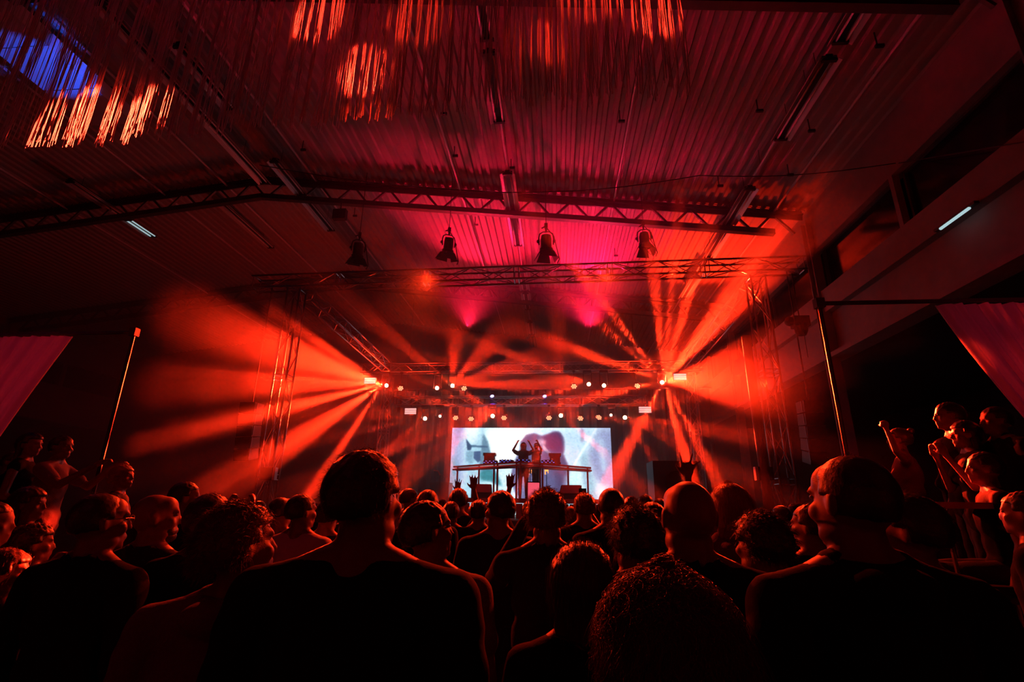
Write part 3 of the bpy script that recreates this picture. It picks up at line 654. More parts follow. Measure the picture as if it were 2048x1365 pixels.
for k, (x, Y, lb, nm, cat) in enumerate(((-1.95, 15.2, 'turntable left of the performers', 'turntable', 'turntable'), (-.95, 14.75, 'mixer with blue lights between the performers', 'audio_mixer', 'mixer'), (-.25, 15.0, 'turntable right of the performers', 'turntable', 'turntable'), (-1.45, 14.95, 'media player left of the mixer', 'media_player', 'player'))):
    g = empty(nm, (x, Y, TT), label=lb, cat=cat)
    MB().box((0, 0, .045), (.40, .34, .09)).build('body', M['cdark'], g)
    if 'turn' in nm: MB().lathe([(.15, .09), (.15, .105), (.02, .108)], 20).build('platter', M['black'], g); MB().path([(.16, .1, .12), (.15, -.05, .13), (.10, -.1, .12)], .008, 5).build('tonearm', M['chrome'], g)
    else:
        for j in range(4): MB().rod((-.12+.08*j, -.05, .09), (-.12+.08*j, -.05, .115), .015, 8).build('knob', M['chrome'], g)
    for j in range(7): MB().box((-.17+.055*j, -.172, .03+.04*(j % 2)), (.025, .006, .016)).build('indicator', M['eled'], g)
for px, lb in ((1060, 'amber lamp glowing under the table behind the left performer'), (1093, 'amber lamp glowing under the table right of the performers')):
    P = at(px, 945, 1, 16.3); g = empty('amber_lamp', P, label=lb, cat='lamp')
    MB().box((0, 0, .05), (.12, .04, .05)).box((-.04, 0, -.02), (.03, .04, .1)).box((.05, 0, 0), (.02, .04, .06)).build('lit_element', M['eamb'], g); MB().rod((0, .03, -.08), (0, .03, RZ-P.z), .012, 6).build('stem', M['black'], g)
def wedge(x, y, z, label, rz=0):
    g = empty('floor_monitor', (x, y, z), rz, label, 'speaker')
    V = [(-.28, -.2, 0), (.28, -.2, 0), (.28, .22, 0), (-.28, .22, 0), (-.28, -.17, .12), (.28, -.17, .12), (.28, .15, .36), (-.28, .15, .36)]
    mesh_obj('cabinet', V, [(3, 2, 1, 0), (0, 1, 5, 4), (1, 2, 6, 5), (2, 3, 7, 6), (3, 0, 4, 7), (4, 5, 6, 7)], M['black'], g)
    mesh_obj('grille', [(-.25, -.155, .14), (.25, -.155, .14), (.25, .135, .355), (-.25, .135, .355), (-.25, -.165, .152), (.25, -.165, .152), (.25, .125, .367), (-.25, .125, .367)], [(3, 2, 1, 0), (4, 5, 6, 7), (0, 1, 5, 4), (1, 2, 6, 5), (2, 3, 7, 6), (3, 0, 4, 7)], M['rail'], g)
wedge(-2.05, 14.2, RZ, 'wedge monitor at the front left corner of the riser', .2); wedge(.35, 14.2, RZ, 'wedge monitor at the front right corner of the riser', -.2)
g = empty('bass_speaker', (-3.75, 16.8, 1.28), label='dark speaker box before the lower left corner of the screen', cat='speaker')
MB().box((0, 0, .5), (.62, .6, 1.0)).build('cabinet', M['black'], g); MB().box((0, -.305, .5), (.54, .02, .92)).build('grille', M['cloth'], g)
g = empty('microphone_stand', (at(878, 990, 1, 14).x, 14, 1.28), label='thin microphone stand left of the screen', cat='stand')
MB().rod((0, 0, 0), (0, 0, 1.1), .012, 6).build('pole', M['steel'], g); MB().rod((0, 0, 0), (0, 0, .03), .14, 14).build('base', M['steel'], g); MB().path([(0, 0, 1.1), (-.05, -.05, 1.2), (-.16, -.1, 1.22)], .018, 6).build('microphone', M['rail'], g)
def subwoofer(x, y, label):
    g = empty('subwoofer', (x, y, 0), label=label, cat='speaker'); MB().box((0, 0, .55), (1.1, .8, 1.1)).build('cabinet', M['black'], g); MB().box((0, -.41, .55), (1.0, .03, 1.0)).build('grille', M['cloth'], g)
for x in (-4.6, -3.3, 1.6, 2.9): subwoofer(x, 11.9, 'black subwoofer on the floor before the stage, %s' % {-4.6: 'nearest the left tower', -3.3: 'second from the left tower', 1.6: 'second from the right tower', 2.9: 'nearest the right tower'}[x])
g = empty('side_speaker', (2.55, 11.9, 1.1), label='large dark round-fronted speaker cabinet left of the mast', cat='speaker')
MB().box((0, 0, .75), (.95, .8, 1.5)).build('cabinet', M['black'], g)
for z in (.45, 1.05): MB().lathe([(.26, 0), (.24, .03), (.08, -.03), (.02, -.02)], 20, Matrix.Translation((0, -.41, z)) @ Matrix.Rotation(PI/2, 4, 'X')).build('driver', M['cloth'], g)

# ------------------------------------------------------------------ pipe and drape at both sides
def drape(x0, x1, y, zt, sweep, label, z_end=1.0):
    """a white voile hung from a pipe and swept aside: folds converge to the tie"""
    NU, NV = 320, 40; V = []; 
    sgn = 1 if x1 > x0 else -1
    for th in (0, .012):
        for j in range(NV+1):
            v = j/NV
            for i in range(NU+1):
                u = i/NU; xt = x0+(x1-x0)*u
                dz = (zt-z_end)*v; xe = x0+sgn*(sweep[0]*dz+sweep[1]*dz*dz)+(x1-x0)*u*(1-.5*v)
                z = zt-(zt-z_end)*v+(.05*math.sin(v*PI))*0
                fold = (.035*math.sin(u*165+v*2.5)+.03*math.sin(u*71+1)+.02*math.sin(u*260-v*3))*(.6+.6*v)
                V.append((xe, y+fold+th-.25*math.sin(v*PI)*.6, z))
    Fc = []; q = (NU+1)*(NV+1)
    for j in range(NV):
        for i in range(NU):
            a = j*(NU+1)+i; Fc.append((a, a+1, a+NU+2, a+NU+1)); Fc.append((q+a, q+a+NU+1, q+a+NU+2, q+a+1))
    o = mesh_obj('voile_curtain', V, Fc, M['drape'], None, True); tag(o, label, 'curtain'); return o
Ltop = at(140, 672, 2, 4); 
def pipe_frame(x_post, x_far, y, label, zt=4.04):
    t = empty('curtain_stand', (x_post, y, 0), label=label, cat='frame')
    MB().rod((0, 0, 0), (0, 0, zt), .024, 8).build('upright', M['steel' if x_post > 0 else 'black'], t); MB().rod((0, 0, zt), (x_far-x_post, 0, zt), .028, 8).build('crossbar', M['steel'], t)
    MB().rod((x_far-x_post, 0, 0), (x_far-x_post, 0, zt), .024, 8).build('upright', M['alu'], t)
    for x in (0, x_far-x_post): MB().box((x, 0, .01), (.4, .4, .02)).build('foot', M['steel'], t)
    MB().box((0, 0, zt), (.10, .09, .12)).build('corner_joint', M['steel'], t)
drape(4.53, 8.3, 6.0, 4.0, (.24, .09), 'white voile drape swept aside on the right, lit by a red patch', 1.0)
pipe_frame(3.20, 8.5, 6.0, 'dark pipe frame carrying the drape on the right')
drape(-7.3, -11.5, 6.65, 4.0, (.31, .02), 'white voile drape swept aside on the left, magenta', .8)
pipe_frame(-6.28, -11.7, 6.65, 'dark pipe frame carrying the drape on the left')
spot('added_drape_fill', (6.0, 7.1, 3.3), (5.4, 5.9, 3.1), (1, .02, .012), 70, 46, .8)  # unseen red spots added behind both drapes to make their red patches
spot('added_drape_fill', (-9.2, 7.15, 3.5), (-8.5, 6.6, 3.4), (1, .02, .012), 26, 40, .8)
spot('added_drape_fill', (2.2, -1.5, 5.5), (6.8, 6.2, 2.9), (1, .02, .10), 420, 36, .8, .2)  # unseen magenta fills added from the camera side to brighten the drapes
spot('added_drape_fill', (-3.8, -1.5, 5.5), (-9.2, 6.6, 2.9), (1, .02, .16), 420, 36, .8, .2)
spot('added_magenta_fill', (-2.0, -2.5, 6.5), (-4, 6, 3.5), (1, .03, .16), 22, 120, 1.0, .3)  # weak unseen fill added behind the viewer to lift the dark areas

# ------------------------------------------------------------------ string curtain over the crowd (uncountable)
def strands(name, curves, radii, m, parent=None):
    """curves: list of (n,3) arrays"""
    hc = bpy.data.hair_curves.new(name); hc.add_curves([len(c) for c in curves])
    P = np.concatenate(curves).astype(np.float32); hc.points.foreach_set('position', P.ravel())
    ra = hc.attributes.get('radius') or hc.attributes.new('radius', 'FLOAT', 'POINT'); ra.data.foreach_set('value', np.concatenate(radii).astype(np.float32))
    hc.materials.append(m); return link(bpy.data.objects.new(name, hc), parent)
cs, rs = [], []
x = -9.6
while x < 1.15:
    yc = 3.5+.07*(-2-x)*.4+.12*random.random(); zb = 4.80+.014*(x+5)+.10*random.random()
    if x > -1: zb += .02
    for k in range(random.randint(4, 8)):
        n = 12; xx = x+random.gauss(0, .009); yy = yc+random.gauss(0, .012); zz = zb+random.random()*.12; sx_ = random.uniform(.5, 1.7)
        tt = np.linspace(0, 1, n); z = 7.3-(7.3-zz)*tt; ph = random.random()*6
        fr = np.maximum(0, tt-.9)*10
        cs.append(np.stack([xx+sx_*.006*np.sin(tt*9+ph)+fr*random.gauss(0, .012), yy+.006*np.sin(tt*7+ph*2), z], 1)); rs.append(np.full(n, .0026))
    x += random.uniform(.03, .085)
sc_ = empty('string_curtain', label='long string curtain hanging above the crowd across the upper left of the frame', cat='curtain', kind='stuff')
st_ = strands('strings', cs, rs, M['string'], sc_); st_['kind'] = 'stuff'
MB().rod((-9.8, 3.75, 7.3), (1.3, 3.4, 7.3), .04, 8).build('rail', M['steel'], sc_)
for x in (-8.5, -5, -1.5, 1): MB().rod((x, 3.5, 7.3), (x, 3.5, zdeck(x)), .012, 5).build('hanger', M['steel'], sc_)

# ------------------------------------------------------------------ people
def remeshed(mb, voxel, smooth=2, name='body'):
    me = bpy.data.meshes.new(name); me.from_pydata(mb.V, [], mb.F); me.update()
    o = bpy.data.objects.new(name, me); COL.objects.link(o)
    md = o.modifiers.new('r', 'REMESH'); md.mode = 'VOXEL'; md.voxel_size = voxel; md.use_smooth_shade = True
    if smooth: ms = o.modifiers.new('s', 'SMOOTH'); ms.factor = .5; ms.iterations = smooth
    bpy.context.view_layer.update()
    ev = o.evaluated_get(bpy.context.evaluated_depsgraph_get()); new = bpy.data.meshes.new_from_object(ev)
    bpy.data.objects.remove(o); bpy.data.meshes.remove(me); new.name = name; new.shade_smooth(); return new
def hand(b, W, d, n, side, pose='open', s=1.0):
    """W wrist, d finger direction, n palm normal (palm faces n); side: thumb direction sign"""
    d = Vector(d).normalized(); n = Vector(n); n = (n-d*n.dot(d)).normalized(); u = d.cross(n)*side
    c = W+d*.05*s
    R = Matrix((u, n, d)).transposed(); b.ell(c, (.040*s, .016*s, .052*s), R)
    b.cap(W-d*.01, W+d*.04*s, .025*s, .027*s, 10)
    for k, (off, ln, sp) in enumerate(((.030, .074, .22), (.010, .084, .07), (-.010, .078, -.08), (-.029, .062, -.26))):
        p0 = W+d*.085*s+u*off*s
        if pose == 'open': dd = (d+u*sp).normalized(); m = p0+dd*ln*.5*s; e = m+(dd-n*(-.15)).normalized()*ln*.5*s
        elif pose == 'two':      # index and middle raised, the rest curled
            if k in (0, 2): dd = (d+u*(.30 if k == 0 else -.28)).normalized(); m = p0+dd*ln*.5*s; e = m+dd*ln*.5*s
            elif k == 1: dd = (n+d*.6).normalized(); m = p0+dd*ln*.4*s; e = m+(n*.6-d*.7).normalized()*ln*.4*s
            else: dd = (d*.5-u*.9).normalized(); m = p0+dd*ln*.5*s; e = m+dd*ln*.4*s
        elif pose == 'fist': dd = (n+d*.5).normalized(); m = p0+dd*ln*.4*s; e = m+(n*.2-d).normalized()*ln*.4*s
        else: dd = (d*.8+n*.5).normalized(); m = p0+dd*ln*.5*s; e = m+(d*.1+n).normalized()*ln*.45*s
        b.cap(p0-d*.03*s, m, .0095*s, .0088*s, 8); b.cap(m, e, .0088*s, .0072*s, 8)
    t0 = W+d*.03*s+u*.03*s; dd = (u*.8+d*.7+n*.2).normalized()
    if pose in ('fist', 'hold'): dd = (u*.3+d*.6+n*.9).normalized()
    b.cap(t0, t0+dd*.035*s, .013*s, .011*s, 8); b.cap(t0+dd*.035*s, t0+dd*.035*s+(dd+d*.5).normalized()*.03*s, .011*s, .008*s, 8)
def Rz(a): return Matrix.Rotation(a, 3, 'Z')
def head_parts(b, HR, HO, fine=True):
    """HR rotates about the neck top HO; local coordinates, face towards +Y"""
    def T(v): return HO+HR @ (Vector(v)-Vector((0, 0, 1.54)))
    E = lambda c, r, R=None: b.ell(T(c), r, HR @ R if R else HR, 16, 12)
    E((0, -.012, 1.655), (.075, .092, .088)); E((0, .03, 1.615), (.064, .062, .085)); E((0, .045, 1.57), (.05, .05, .045)); E((0, .078, 1.548), (.024, .02, .018))
    E((0, .035, 1.685), (.064, .052, .05))
    b.cap(T((-.036, .083, 1.667)), T((.036, .083, 1.667)), .011, .011, 8)
    b.cap(T((0, .092, 1.655)), T((0, .108, 1.618)), .008, .012, 8); E((0, .094, 1.585), (.022, .012, .008)); E((0, .092, 1.574), (.019, .012, .008))
    for s in (-1, 1):
        E((s*.042, .068, 1.615), (.024, .02, .024)); E((s*.078, -.005, 1.63), (.008, .019, .030), Matrix.Rotation(s*.35, 3, 'Z')); E((s*.083, -.016, 1.645), (.006, .012, .016)); E((s*.052, .02, 1.565), (.016, .045, .03))
    return T
ARM = {  # elbow, wrist, finger dir, palm normal, pose   (mirrored by side s; +x is the side)
    'down': ((.245, -.03, 1.14), (.255, .06, .90), (0, .15, -1), (-1, 0, 0), 'relax'),
    'front': ((.235, -.02, 1.14), (.13, .22, 1.12), (-.6, .7, .2), (-.3, 0, -1), 'relax'),
    'up': ((.30, .10, 1.62), (.24, .16, 1.88), (-.05, .05, 1), (0, 1, .1), 'open'),
    'high': ((.27, .12, 1.66), (.23, .18, 1.93), (0, .05, 1), (0, 1, 0), 'open'),
    'two': ((.27, .14, 1.64), (.25, .22, 1.91), (.1, .05, 1), (0, 1, 0), 'two'),
    'phone': ((.25, .22, 1.32), (.09, .36, 1.62), (-.2, .15, 1), (-.9, .2, 0), 'hold'),
    'headup': ((.33, .06, 1.50), (.20, .10, 1.74), (-.45, .05, 1), (-1, .2, 0), 'fist'),
    'drink': ((.25, .12, 1.18), (.10, .22, 1.46), (-.2, .2, 1), (-1, 0, 0), 'hold'),
    'reach': ((.27, .20, 1.27), (.17, .42, 1.47), (0, .8, .6), (0, -.3, -1), 'hold'),
}
def person_meshes(key):
    """key: (armL, armR, head yaw, head pitch, voxel, sleeves, sit, female, lean)"""
    aL, aR, hy, hp, vox, sleeve, sit, fem, broad = key
    b = MB(); sh = MB(); tr = MB(); g = .013
    sw = (.175 if fem else .195)*broad
    for (c, r) in (((0, 0, .95), (.165, .115, .13)), ((0, .0, 1.12), (.135 if fem else .15, .10, .16)), ((0, .0, 1.28), (.15*broad, .115, .17)), ((0, -.005, 1.40), (.165*broad if not fem else .145, .08, .07))):
        b.ell(c, r, None, 18, 12); sh.ell(c, tuple(q+g+.006 for q in r), None, 18, 12)
    if fem:
        for s in (-1, 1): b.ell((s*.07, .09, 1.27), (.06, .05, .055)); sh.ell((s*.07, .09, 1.27), (.07, .062, .065))
    sh.ell((0, 0, .98), (.185, .135, .13), None, 18, 12); sh.cap((-.075, 0, .90), (.075, 0, .90), .118, .118)
    for s in (-1, 1):
        b.cap((s*(sw-.03), -.005, 1.425), (s*.035, .0, 1.50), .05, .05); sh.cap((s*(sw-.03), -.005, 1.425), (s*.06, -.005, 1.47), .064, .056)
    b.cap((0, -.012, 1.42), (0, .002, 1.56), .062 if not fem else .052, .056 if not fem else .047, 14)
    if sleeve == 'hood':
        sh.ell((0, -.07, 1.46), (.11, .07, .05)); sh.cap((-.07, .0, 1.49), (.07, .0, 1.49), .05, .05)
    if sleeve == 'shirt':   # collar
        for k in range(10):
            a = k*PI/5; sh.ell((.068*math.cos(a), -.012+.068*math.sin(a), 1.50), (.02, .02, .03), None, 8, 6)
    HO = Vector((0, .005, 1.54)); HR = Rz(hy) @ Matrix.Rotation(-hp, 3, 'X')
    T = head_parts(b, HR, HO)
    for s, a in ((-1, aL), (1, aR)):
        el, wr, fd, pn, pose = ARM[a]; mir = lambda v: Vector((v[0]*s, v[1], v[2]))
        S0 = Vector((s*sw, -.005, 1.415)); el = mir(el); wr = mir(wr); el.x += s*(sw-.19); 
        b.cap(S0, el, .052 if not fem else .043, .040 if not fem else .034); b.cap(el, wr, .040 if not fem else .033, .026 if not fem else .022)
        hand(b, wr, mir(fd), mir(pn), s*(1 if a in ('up', 'high', 'two') else -1)*(1 if s > 0 else 1), pose)
        if sleeve in ('short',): m = S0.lerp(el, .62); sh.cap(S0, m, .072, .064); 
        elif sleeve == 'none': sh.ell(S0, (.05, .06, .06))
        else: sh.cap(S0, el, .070, .056); sh.cap(el, el.lerp(wr, .93), .056, .040)
    hipz = .92
    for s in (-1, 1):
        if sit: kn = Vector((s*.12, .43, .93)); an = Vector((s*.12, .40, .50)); hp_ = Vector((s*.09, .02, .93))
        else: hp_ = Vector((s*.09, 0, hipz)); kn = Vector((s*.10, .015, .50)); an = Vector((s*.105, -.02, .10))
        b.cap(hp_, kn, .092, .056); b.cap(kn, an, .054, .036); b.cap(an+Vector((0, -.03, -.055)), an+Vector((0, .15, -.07)), .034, .028)
        tr.cap(hp_, kn, .105, .070); tr.cap(kn, an.lerp(kn, .02), .068, .056)
    tr.ell((0, 0, .93), (.18, .13, .12), None, 16, 10)
    me_b = remeshed(b, vox, 2, 'body')
    def wrinkle(me, amp):
        n = len(me.vertices); co = np.empty(n*3, np.float32); me.vertices.foreach_get('co', co); co = co.reshape(-1, 3); no = np.empty(n*3, np.float32); me.vertices.foreach_get('normal', no); no = no.reshape(-1, 3)
        x, y, z = co.T; dsp = amp*(np.sin(z*38+x*16+2*np.sin(y*20))*.5+np.sin(z*71-x*44+y*30)*.3+np.sin(x*60+z*15)*.35); co += no*(dsp*np.clip((1.42-z)/.08, .12, 1))[:, None]; me.vertices.foreach_set('co', co.ravel()); me.update()
    me_s = remeshed(sh, max(vox*1.5, .012), 3, 'top'); wrinkle(me_s, .005)
    me_t = remeshed(tr, .018, 3, 'trousers'); wrinkle(me_t, .005)
    return me_b, me_s, me_t, HR, HO, sit
CACHE = {}
def hair_shell(style, HR, HO, seed):
    """closed shell over the skull; pulled inside the skin where there is no hair"""
    rg = np.random.default_rng(seed); n, k = 56, 36; V = []; dirs = []
    th = {'short': .014, 'buzz': .005, 'messy': .024, 'curly': .05, 'bob': .028, 'long': .026, 'bun': .018, 'cap': .012, 'bald': .0}[style]
    for j in range(k+1):
        ph = PI*j/k
        for i in range(n):
            t = 2*PI*i/n; d = np.array([math.sin(ph)*math.cos(t), math.sin(ph)*math.sin(t), math.cos(ph)])
            face = d[1]; low = -d[2]
            lim = .28 if style in ('short', 'buzz', 'messy', 'bun', 'cap') else .7       # how low it goes at the back
            hl = (d[2] > .38) if d[1] > .45 else ((d[2] > -.02) if d[1] > .05 else (d[2] > ((-.5-.25*max(0, -d[1])) if lim < .5 else -.9)))
            e = 1.0 if hl else -.6
            nz = .5*math.sin(d[0]*23+seed)+.5*math.sin(d[1]*29+d[2]*17+seed*2)+rg.normal()*.25
            r = th*(1+{'short': .25, 'buzz': .2, 'cap': .08, 'bob': .12, 'long': .14, 'bun': .12}.get(style, .35)*nz)*e if e > 0 else -.02
            q = np.array([d[0]*(.077+r), -.012+d[1]*(.094+r), 1.655+d[2]*(.090+r)]) if style != 'curly' else np.array([d[0]*(.082+r*1.3), -.018+d[1]*(.10+r), 1.655+d[2]*(.092+r)])
            V.append(q); dirs.append((d, hl))
    # relax the grid once so the hairline is soft
    V = np.array(V).reshape(k+1, n, 3); V[1:-1] = .5*V[1:-1]+.25*V[:-2]*.5+.25*V[2:]*.5+.125*np.roll(V[1:-1], 1, 1)+.125*np.roll(V[1:-1], -1, 1)
    V = V.reshape(-1, 3)
    HRn = np.array(HR); V = (V-np.array([0, 0, 1.54])) @ HRn.T+np.array(HO)
    Fc = [(j*n+i, (j+1)*n+i, (j+1)*n+(i+1) % n, j*n+(i+1) % n) for j in range(k) for i in range(n)]
    return V, Fc, dirs
PEOPLE = []
def person(P, H, rz, label, hair='short', hm='hair', top='cblack', skin='skin', arms=('down', 'down'), hy=0, hp=0, vox=.014, sleeve='short', fem=False, sit=False, broad=1.0, nstr=0, group=None, eyes=False, beard=False, extra=None):
    root = empty('person', P, rz, label, 'person', group, scale=H/1.755)
    key = (*arms, round(hy, 2), round(hp, 2), vox, sleeve, sit, fem, broad)
    if key not in CACHE: CACHE[key] = person_meshes(key)
    me_b, me_s, me_t, HR, HO, _ = CACHE[key]
    def use(me, name, m):
        o = bpy.data.objects.new(name, me)
        if not me.materials: me.materials.append(None)
        link(o, root); o.material_slots[0].link = 'OBJECT'; o.material_slots[0].material = M[m]; return o
    body = use(me_b, 'body', skin); use(me_s, 'hoodie' if sleeve == 'hood' else ('shirt' if sleeve in ('shirt', 'long') else 'tee'), top); use(me_t, 'trousers', 'cjean')
    for s in (-1, 1):
        x, y, z = (s*.105, .04, .045) if not sit else (s*.12, .46, .445)
        MB().ell((x, y, z+.0), (.048, .145, .045)).build('shoe', M['black'], root, True)
    def T(v): return HO+HR @ (Vector(v)-Vector((0, 0, 1.54)))
    seed = len(PEOPLE)+3
    if hair != 'bald':
        V, Fc, dirs = hair_shell(hair, HR, HO, seed)
        ho = mesh_obj('hair' if hair != 'cap' else 'cap', V, Fc, M['cdark'] if hair == 'cap' else M[hm], root, True)
        if hair == 'cap': MB().ell(T((0, .12, 1.70)), (.065, .06, .008), HR).build('cap_peak', M['cdark'], ho, True)
        if hair in ('long', 'bob', 'curly'):
            lb = MB(); zl = {'long': 1.30, 'bob': 1.50, 'curly': 1.38}[hair]; wd = {'long': 1.0, 'bob': 1.0, 'curly': 1.55}[hair]
            for kx in (-1, -.5, 0, .5, 1):
                lb.cap(T((kx*.060*wd, -.062+abs(kx)*.03, 1.66)), T((kx*.072*wd, -.085+abs(kx)*.05, zl+.02*abs(kx))), .036*wd**.5, .024*wd**.5, 10)
            key2 = ('lh', hair, key)
            if key2 not in CACHE: CACHE[key2] = remeshed(lb, .012, 2, 'back_hair')
            o = bpy.data.objects.new('back_hair', CACHE[key2]); 
            if not CACHE[key2].materials: CACHE[key2].materials.append(None)
            link(o, ho); o.material_slots[0].link = 'OBJECT'; o.material_slots[0].material = M[hm]
        if hair == 'bun': MB().ell(T((0, -.11, 1.72)), (.035, .035, .035)).build('bun', M[hm], ho, True)
    if nstr:
        cs, rs = [], []; rg = np.random.default_rng(seed); 
        VV = None
        if hair != 'bald': VV = np.array(V); ok = [i for i, (d, h) in enumerate(dirs) if h]
        ln = {'short': .012, 'buzz': .006, 'messy': .036, 'curly': .11, 'bob': .07, 'long': .09, 'bun': .04, 'bald': .004, 'cap': .02}[hair]
        HRn = np.array(HR); cen = np.array(T((0, -.01, 1.64)))
        for q in range(nstr if hair != 'bald' else 0):
            i = ok[rg.integers(len(ok))]; p = VV[i]+rg.normal(0, .006, 3); d = p-cen; d = d/np.linalg.norm(d); L = ln*rg.uniform(.4, 1.2)
            tang = rg.normal(0, 1, 3); tang -= d*tang.dot(d); tang /= np.linalg.norm(tang)+1e-6; down = np.array([0, -.2, -1.]); 
            nn = 9 if hair == 'curly' else 5; pts = []; ph = rg.uniform(0, 6); bin_ = np.cross(d, tang)
            for t in np.linspace(0, 1, nn):
                if hair == 'curly': c = p-d*.012+d*L*.42*t+down*L*.7*t*t+tang*L*.25*t+.010*(tang*np.sin(t*11+ph)+bin_*np.cos(t*11+ph))
                elif hair in ('long', 'bob'): c = p+d*.001+d*L*.12*t+down*L*t+tang*L*.08*t
                else: c = p-d*.006+d*L*.55*t+tang*L*.5*t+down*L*.3*t*t+np.array(HRn @ np.array([0, -.1, 0]))*L*t
                pts.append(c)
            cs.append(np.array(pts)); rs.append(np.linspace(.0006, .0002, nn)*({'curly': 2.0, 'messy': 1.4}.get(hair, 1)))
        if cs: strands('hair_strands', cs, rs, M[hm], ho)['kind'] = 'stuff'
    if beard:
        bb = MB().ell(T((0, .05, 1.555)), (.056, .052, .036), HR).ell(T((0, .06, 1.575)), (.057, .04, .04), HR); bb.build('beard', M[hm], root, True)
    if eyes:
        for s in (-1, 1): MB().ell(T((s*.031, .081, 1.652)), (.0115, .009, .0065), HR, 10, 8).build('eye', M['eye'], root, True)
    PEOPLE.append(root)
    root['_h'] = 0
    del root['_h']
    return root, T
def by_px(cx, ytop, wpx, wm=.172, base=0, H=None):
    Y = 1010*wm/(wpx*.96); P = at(cx, ytop, 1, Y); h = P.z-base
    if H and abs(h-H) > 0: pass
    return Vector((P.x, Y, base)), h
def crowd(cx, ytop, wpx, label, base=0, wm=.172, face=None, **k):
    P, h = by_px(cx, ytop, wpx, wm, base)
    rz = face if face is not None else math.atan2(-( -.9-P.x), 15-P.y)   # towards the performers
    add = {'short': .0, 'messy': .02, 'curly': .045, 'buzz': 0, 'bald': -.005}.get(k.get('hair', 'short'), .01)
    if k.get('sit'): h = h+.42
    return person(P, h-add, rz, label, **k)
R_ = math.radians
# -- nearest rows, left to right
GLA, GT = crowd(212, 985, 93, 'man with glasses and cropped hair in dark jacket, face turned toward the stage', hair='buzz', hy=R_(-28), vox=.009, sleeve='shirt', nstr=1500, eyes=True, broad=1.05)
gl = MB()
for s_ in (-1, 1):
    c_ = [GT((s_*.033+.021*math.cos(a*PI/6), .100, 1.650+.017*math.sin(a*PI/6))) for a in range(13)]; gl.path(c_, .0018, 5)
    gl.path([GT((s_*.054, .098, 1.655)), GT((s_*.080, .06, 1.655)), GT((s_*.084, -.005, 1.650))], .0018, 5)
gl.path([GT((-.012, .1, 1.655)), GT((.012, .1, 1.655))], .0018, 5); gl.build('glasses', M['chrome'], GLA)
crowd(500, 1000, 122, 'curly-topped person in a rust grey sweatshirt, back to the viewer', hair='messy', hm='hairb', hy=R_(-35), hp=R_(-8), vox=.009, sleeve='hood', top='cgrey', nstr=3500, broad=1.2)
crowd(737, 905, 136, 'tallest man in black T-shirt with dark hair, centre left, seen from behind', hair='short', hy=R_(-20), vox=.009, top='cblack', nstr=2500, broad=1.2)
crowd(1372, 958, 108, 'bald broad-shouldered man in black shirt seen squarely from behind', hair='bald', vox=.009, top='cblack', sleeve='shirt', broad=1.2)
crowd(1690, 908, 130, 'tall man with cropped hair and dark top, head turned toward the screen, nearest the right', hair='buzz', hy=R_(15), vox=.009, top='cblack', sleeve='hood', nstr=1500, eyes=True, broad=1.15)
crowd(1322, 1128, 190, 'person with big frizzy red-rimmed hair, lowest and nearest in the crowd', hair='curly', hm='hairb', fem=True, vox=.011, top='cdark', sleeve='long', nstr=15000, wm=.21)
crowd(1163, 1086, 128, 'person with smooth rounded dark hair left of the frizzy-haired one', hair='bob', fem=True, vox=.011, top='cblack', sleeve='long', nstr=3000, wm=.19)
crowd(320, 987, 78, 'bald bearded man in dark shirt looking toward the stage, red light on his crown', hair='bald', hy=R_(-45), vox=.010, top='cdark', sleeve='shirt', beard=True, eyes=True)
crowd(427, 990, 82, 'dark-haired man directly left of the rust sweatshirt', hair='short', hy=R_(-8), vox=.010, nstr=1200)
crowd(862, 1003, 88, 'dark-haired person in profile with visible ear, right of the tallest man', hair='short', hy=R_(-55), hp=R_(-6), vox=.010, top='cgrey', nstr=2500, eyes=True)
PH1, _ = crowd(1093, 976, 70, 'bearded man with protruding ear raising a phone to film', hair='messy', hm='hairb', hy=R_(-6), vox=.009, top='cdark', arms=('phone', 'down'), nstr=2500, sleeve='shirt', beard=True)
crowd(1268, 1008, 90, 'messy-haired man in dark top left of the bald broad-shouldered man', hair='messy', hy=R_(6), vox=.010, top='cblack', nstr=3500, sleeve='shirt')
crowd(1456, 970, 64, 'straight blond-haired person right of the bald man', hair='bob', hm='hairl', fem=True, hy=R_(0), vox=.010, top='cgrey', sleeve='hood', nstr=2500)
crowd(1515, 1019, 86, 'short-haired person with quiff lit red, in front of the right tower', hair='messy', hy=R_(20), vox=.010, top='cdark', nstr=2500, sleeve='long')
crowd(1618, 1010, 62, 'short-haired person between the right tower and the tall cropped man', hair='short', hy=R_(30), vox=.011, nstr=1200)
crowd(1806, 990, 98, 'man with brushed-up hair turned to the stage, behind the tall cropped man', hair='short', hy=R_(38), vox=.010, top='cblack', nstr=2500, sleeve='shirt', eyes=True)
crowd(607, 990, 52, 'young man in white T-shirt with lit edge, seen from behind', hair='short', hy=R_(-30), top='cwhite', nstr=1500, vox=.011)
crowd(565, 994, 46, 'bald-looking man just left of the white T-shirt', hair='buzz', hy=R_(-15), nstr=500)
crowd(375, 965, 46, 'man in profile farther back behind the bald bearded man', hair='short', hy=R_(-45), nstr=700, eyes=True)
crowd(66, 975, 50, 'long-haired woman in profile near the left edge, below the photographer', hair='long', fem=True, hy=R_(-55), nstr=1200, eyes=True, top='cred', vox=.011)
crowd(78, 1045, 64, 'dark-haired person with hand at the mouth near the left edge', hair='messy', hy=R_(-30), arms=('drink', 'down'), nstr=1000, sleeve='short', vox=.011)
crowd(-8, 1005, 70, 'person half cut off by the left edge of the frame', hair='short', hy=R_(-50), nstr=600, top='cnavy')
crowd(22, 1100, 80, 'person low at the left edge in a bluish top holding up a hand', hair='bob', fem=True, hy=R_(-45), arms=('down', 'drink'), top='cnavy', nstr=800, vox=.011)
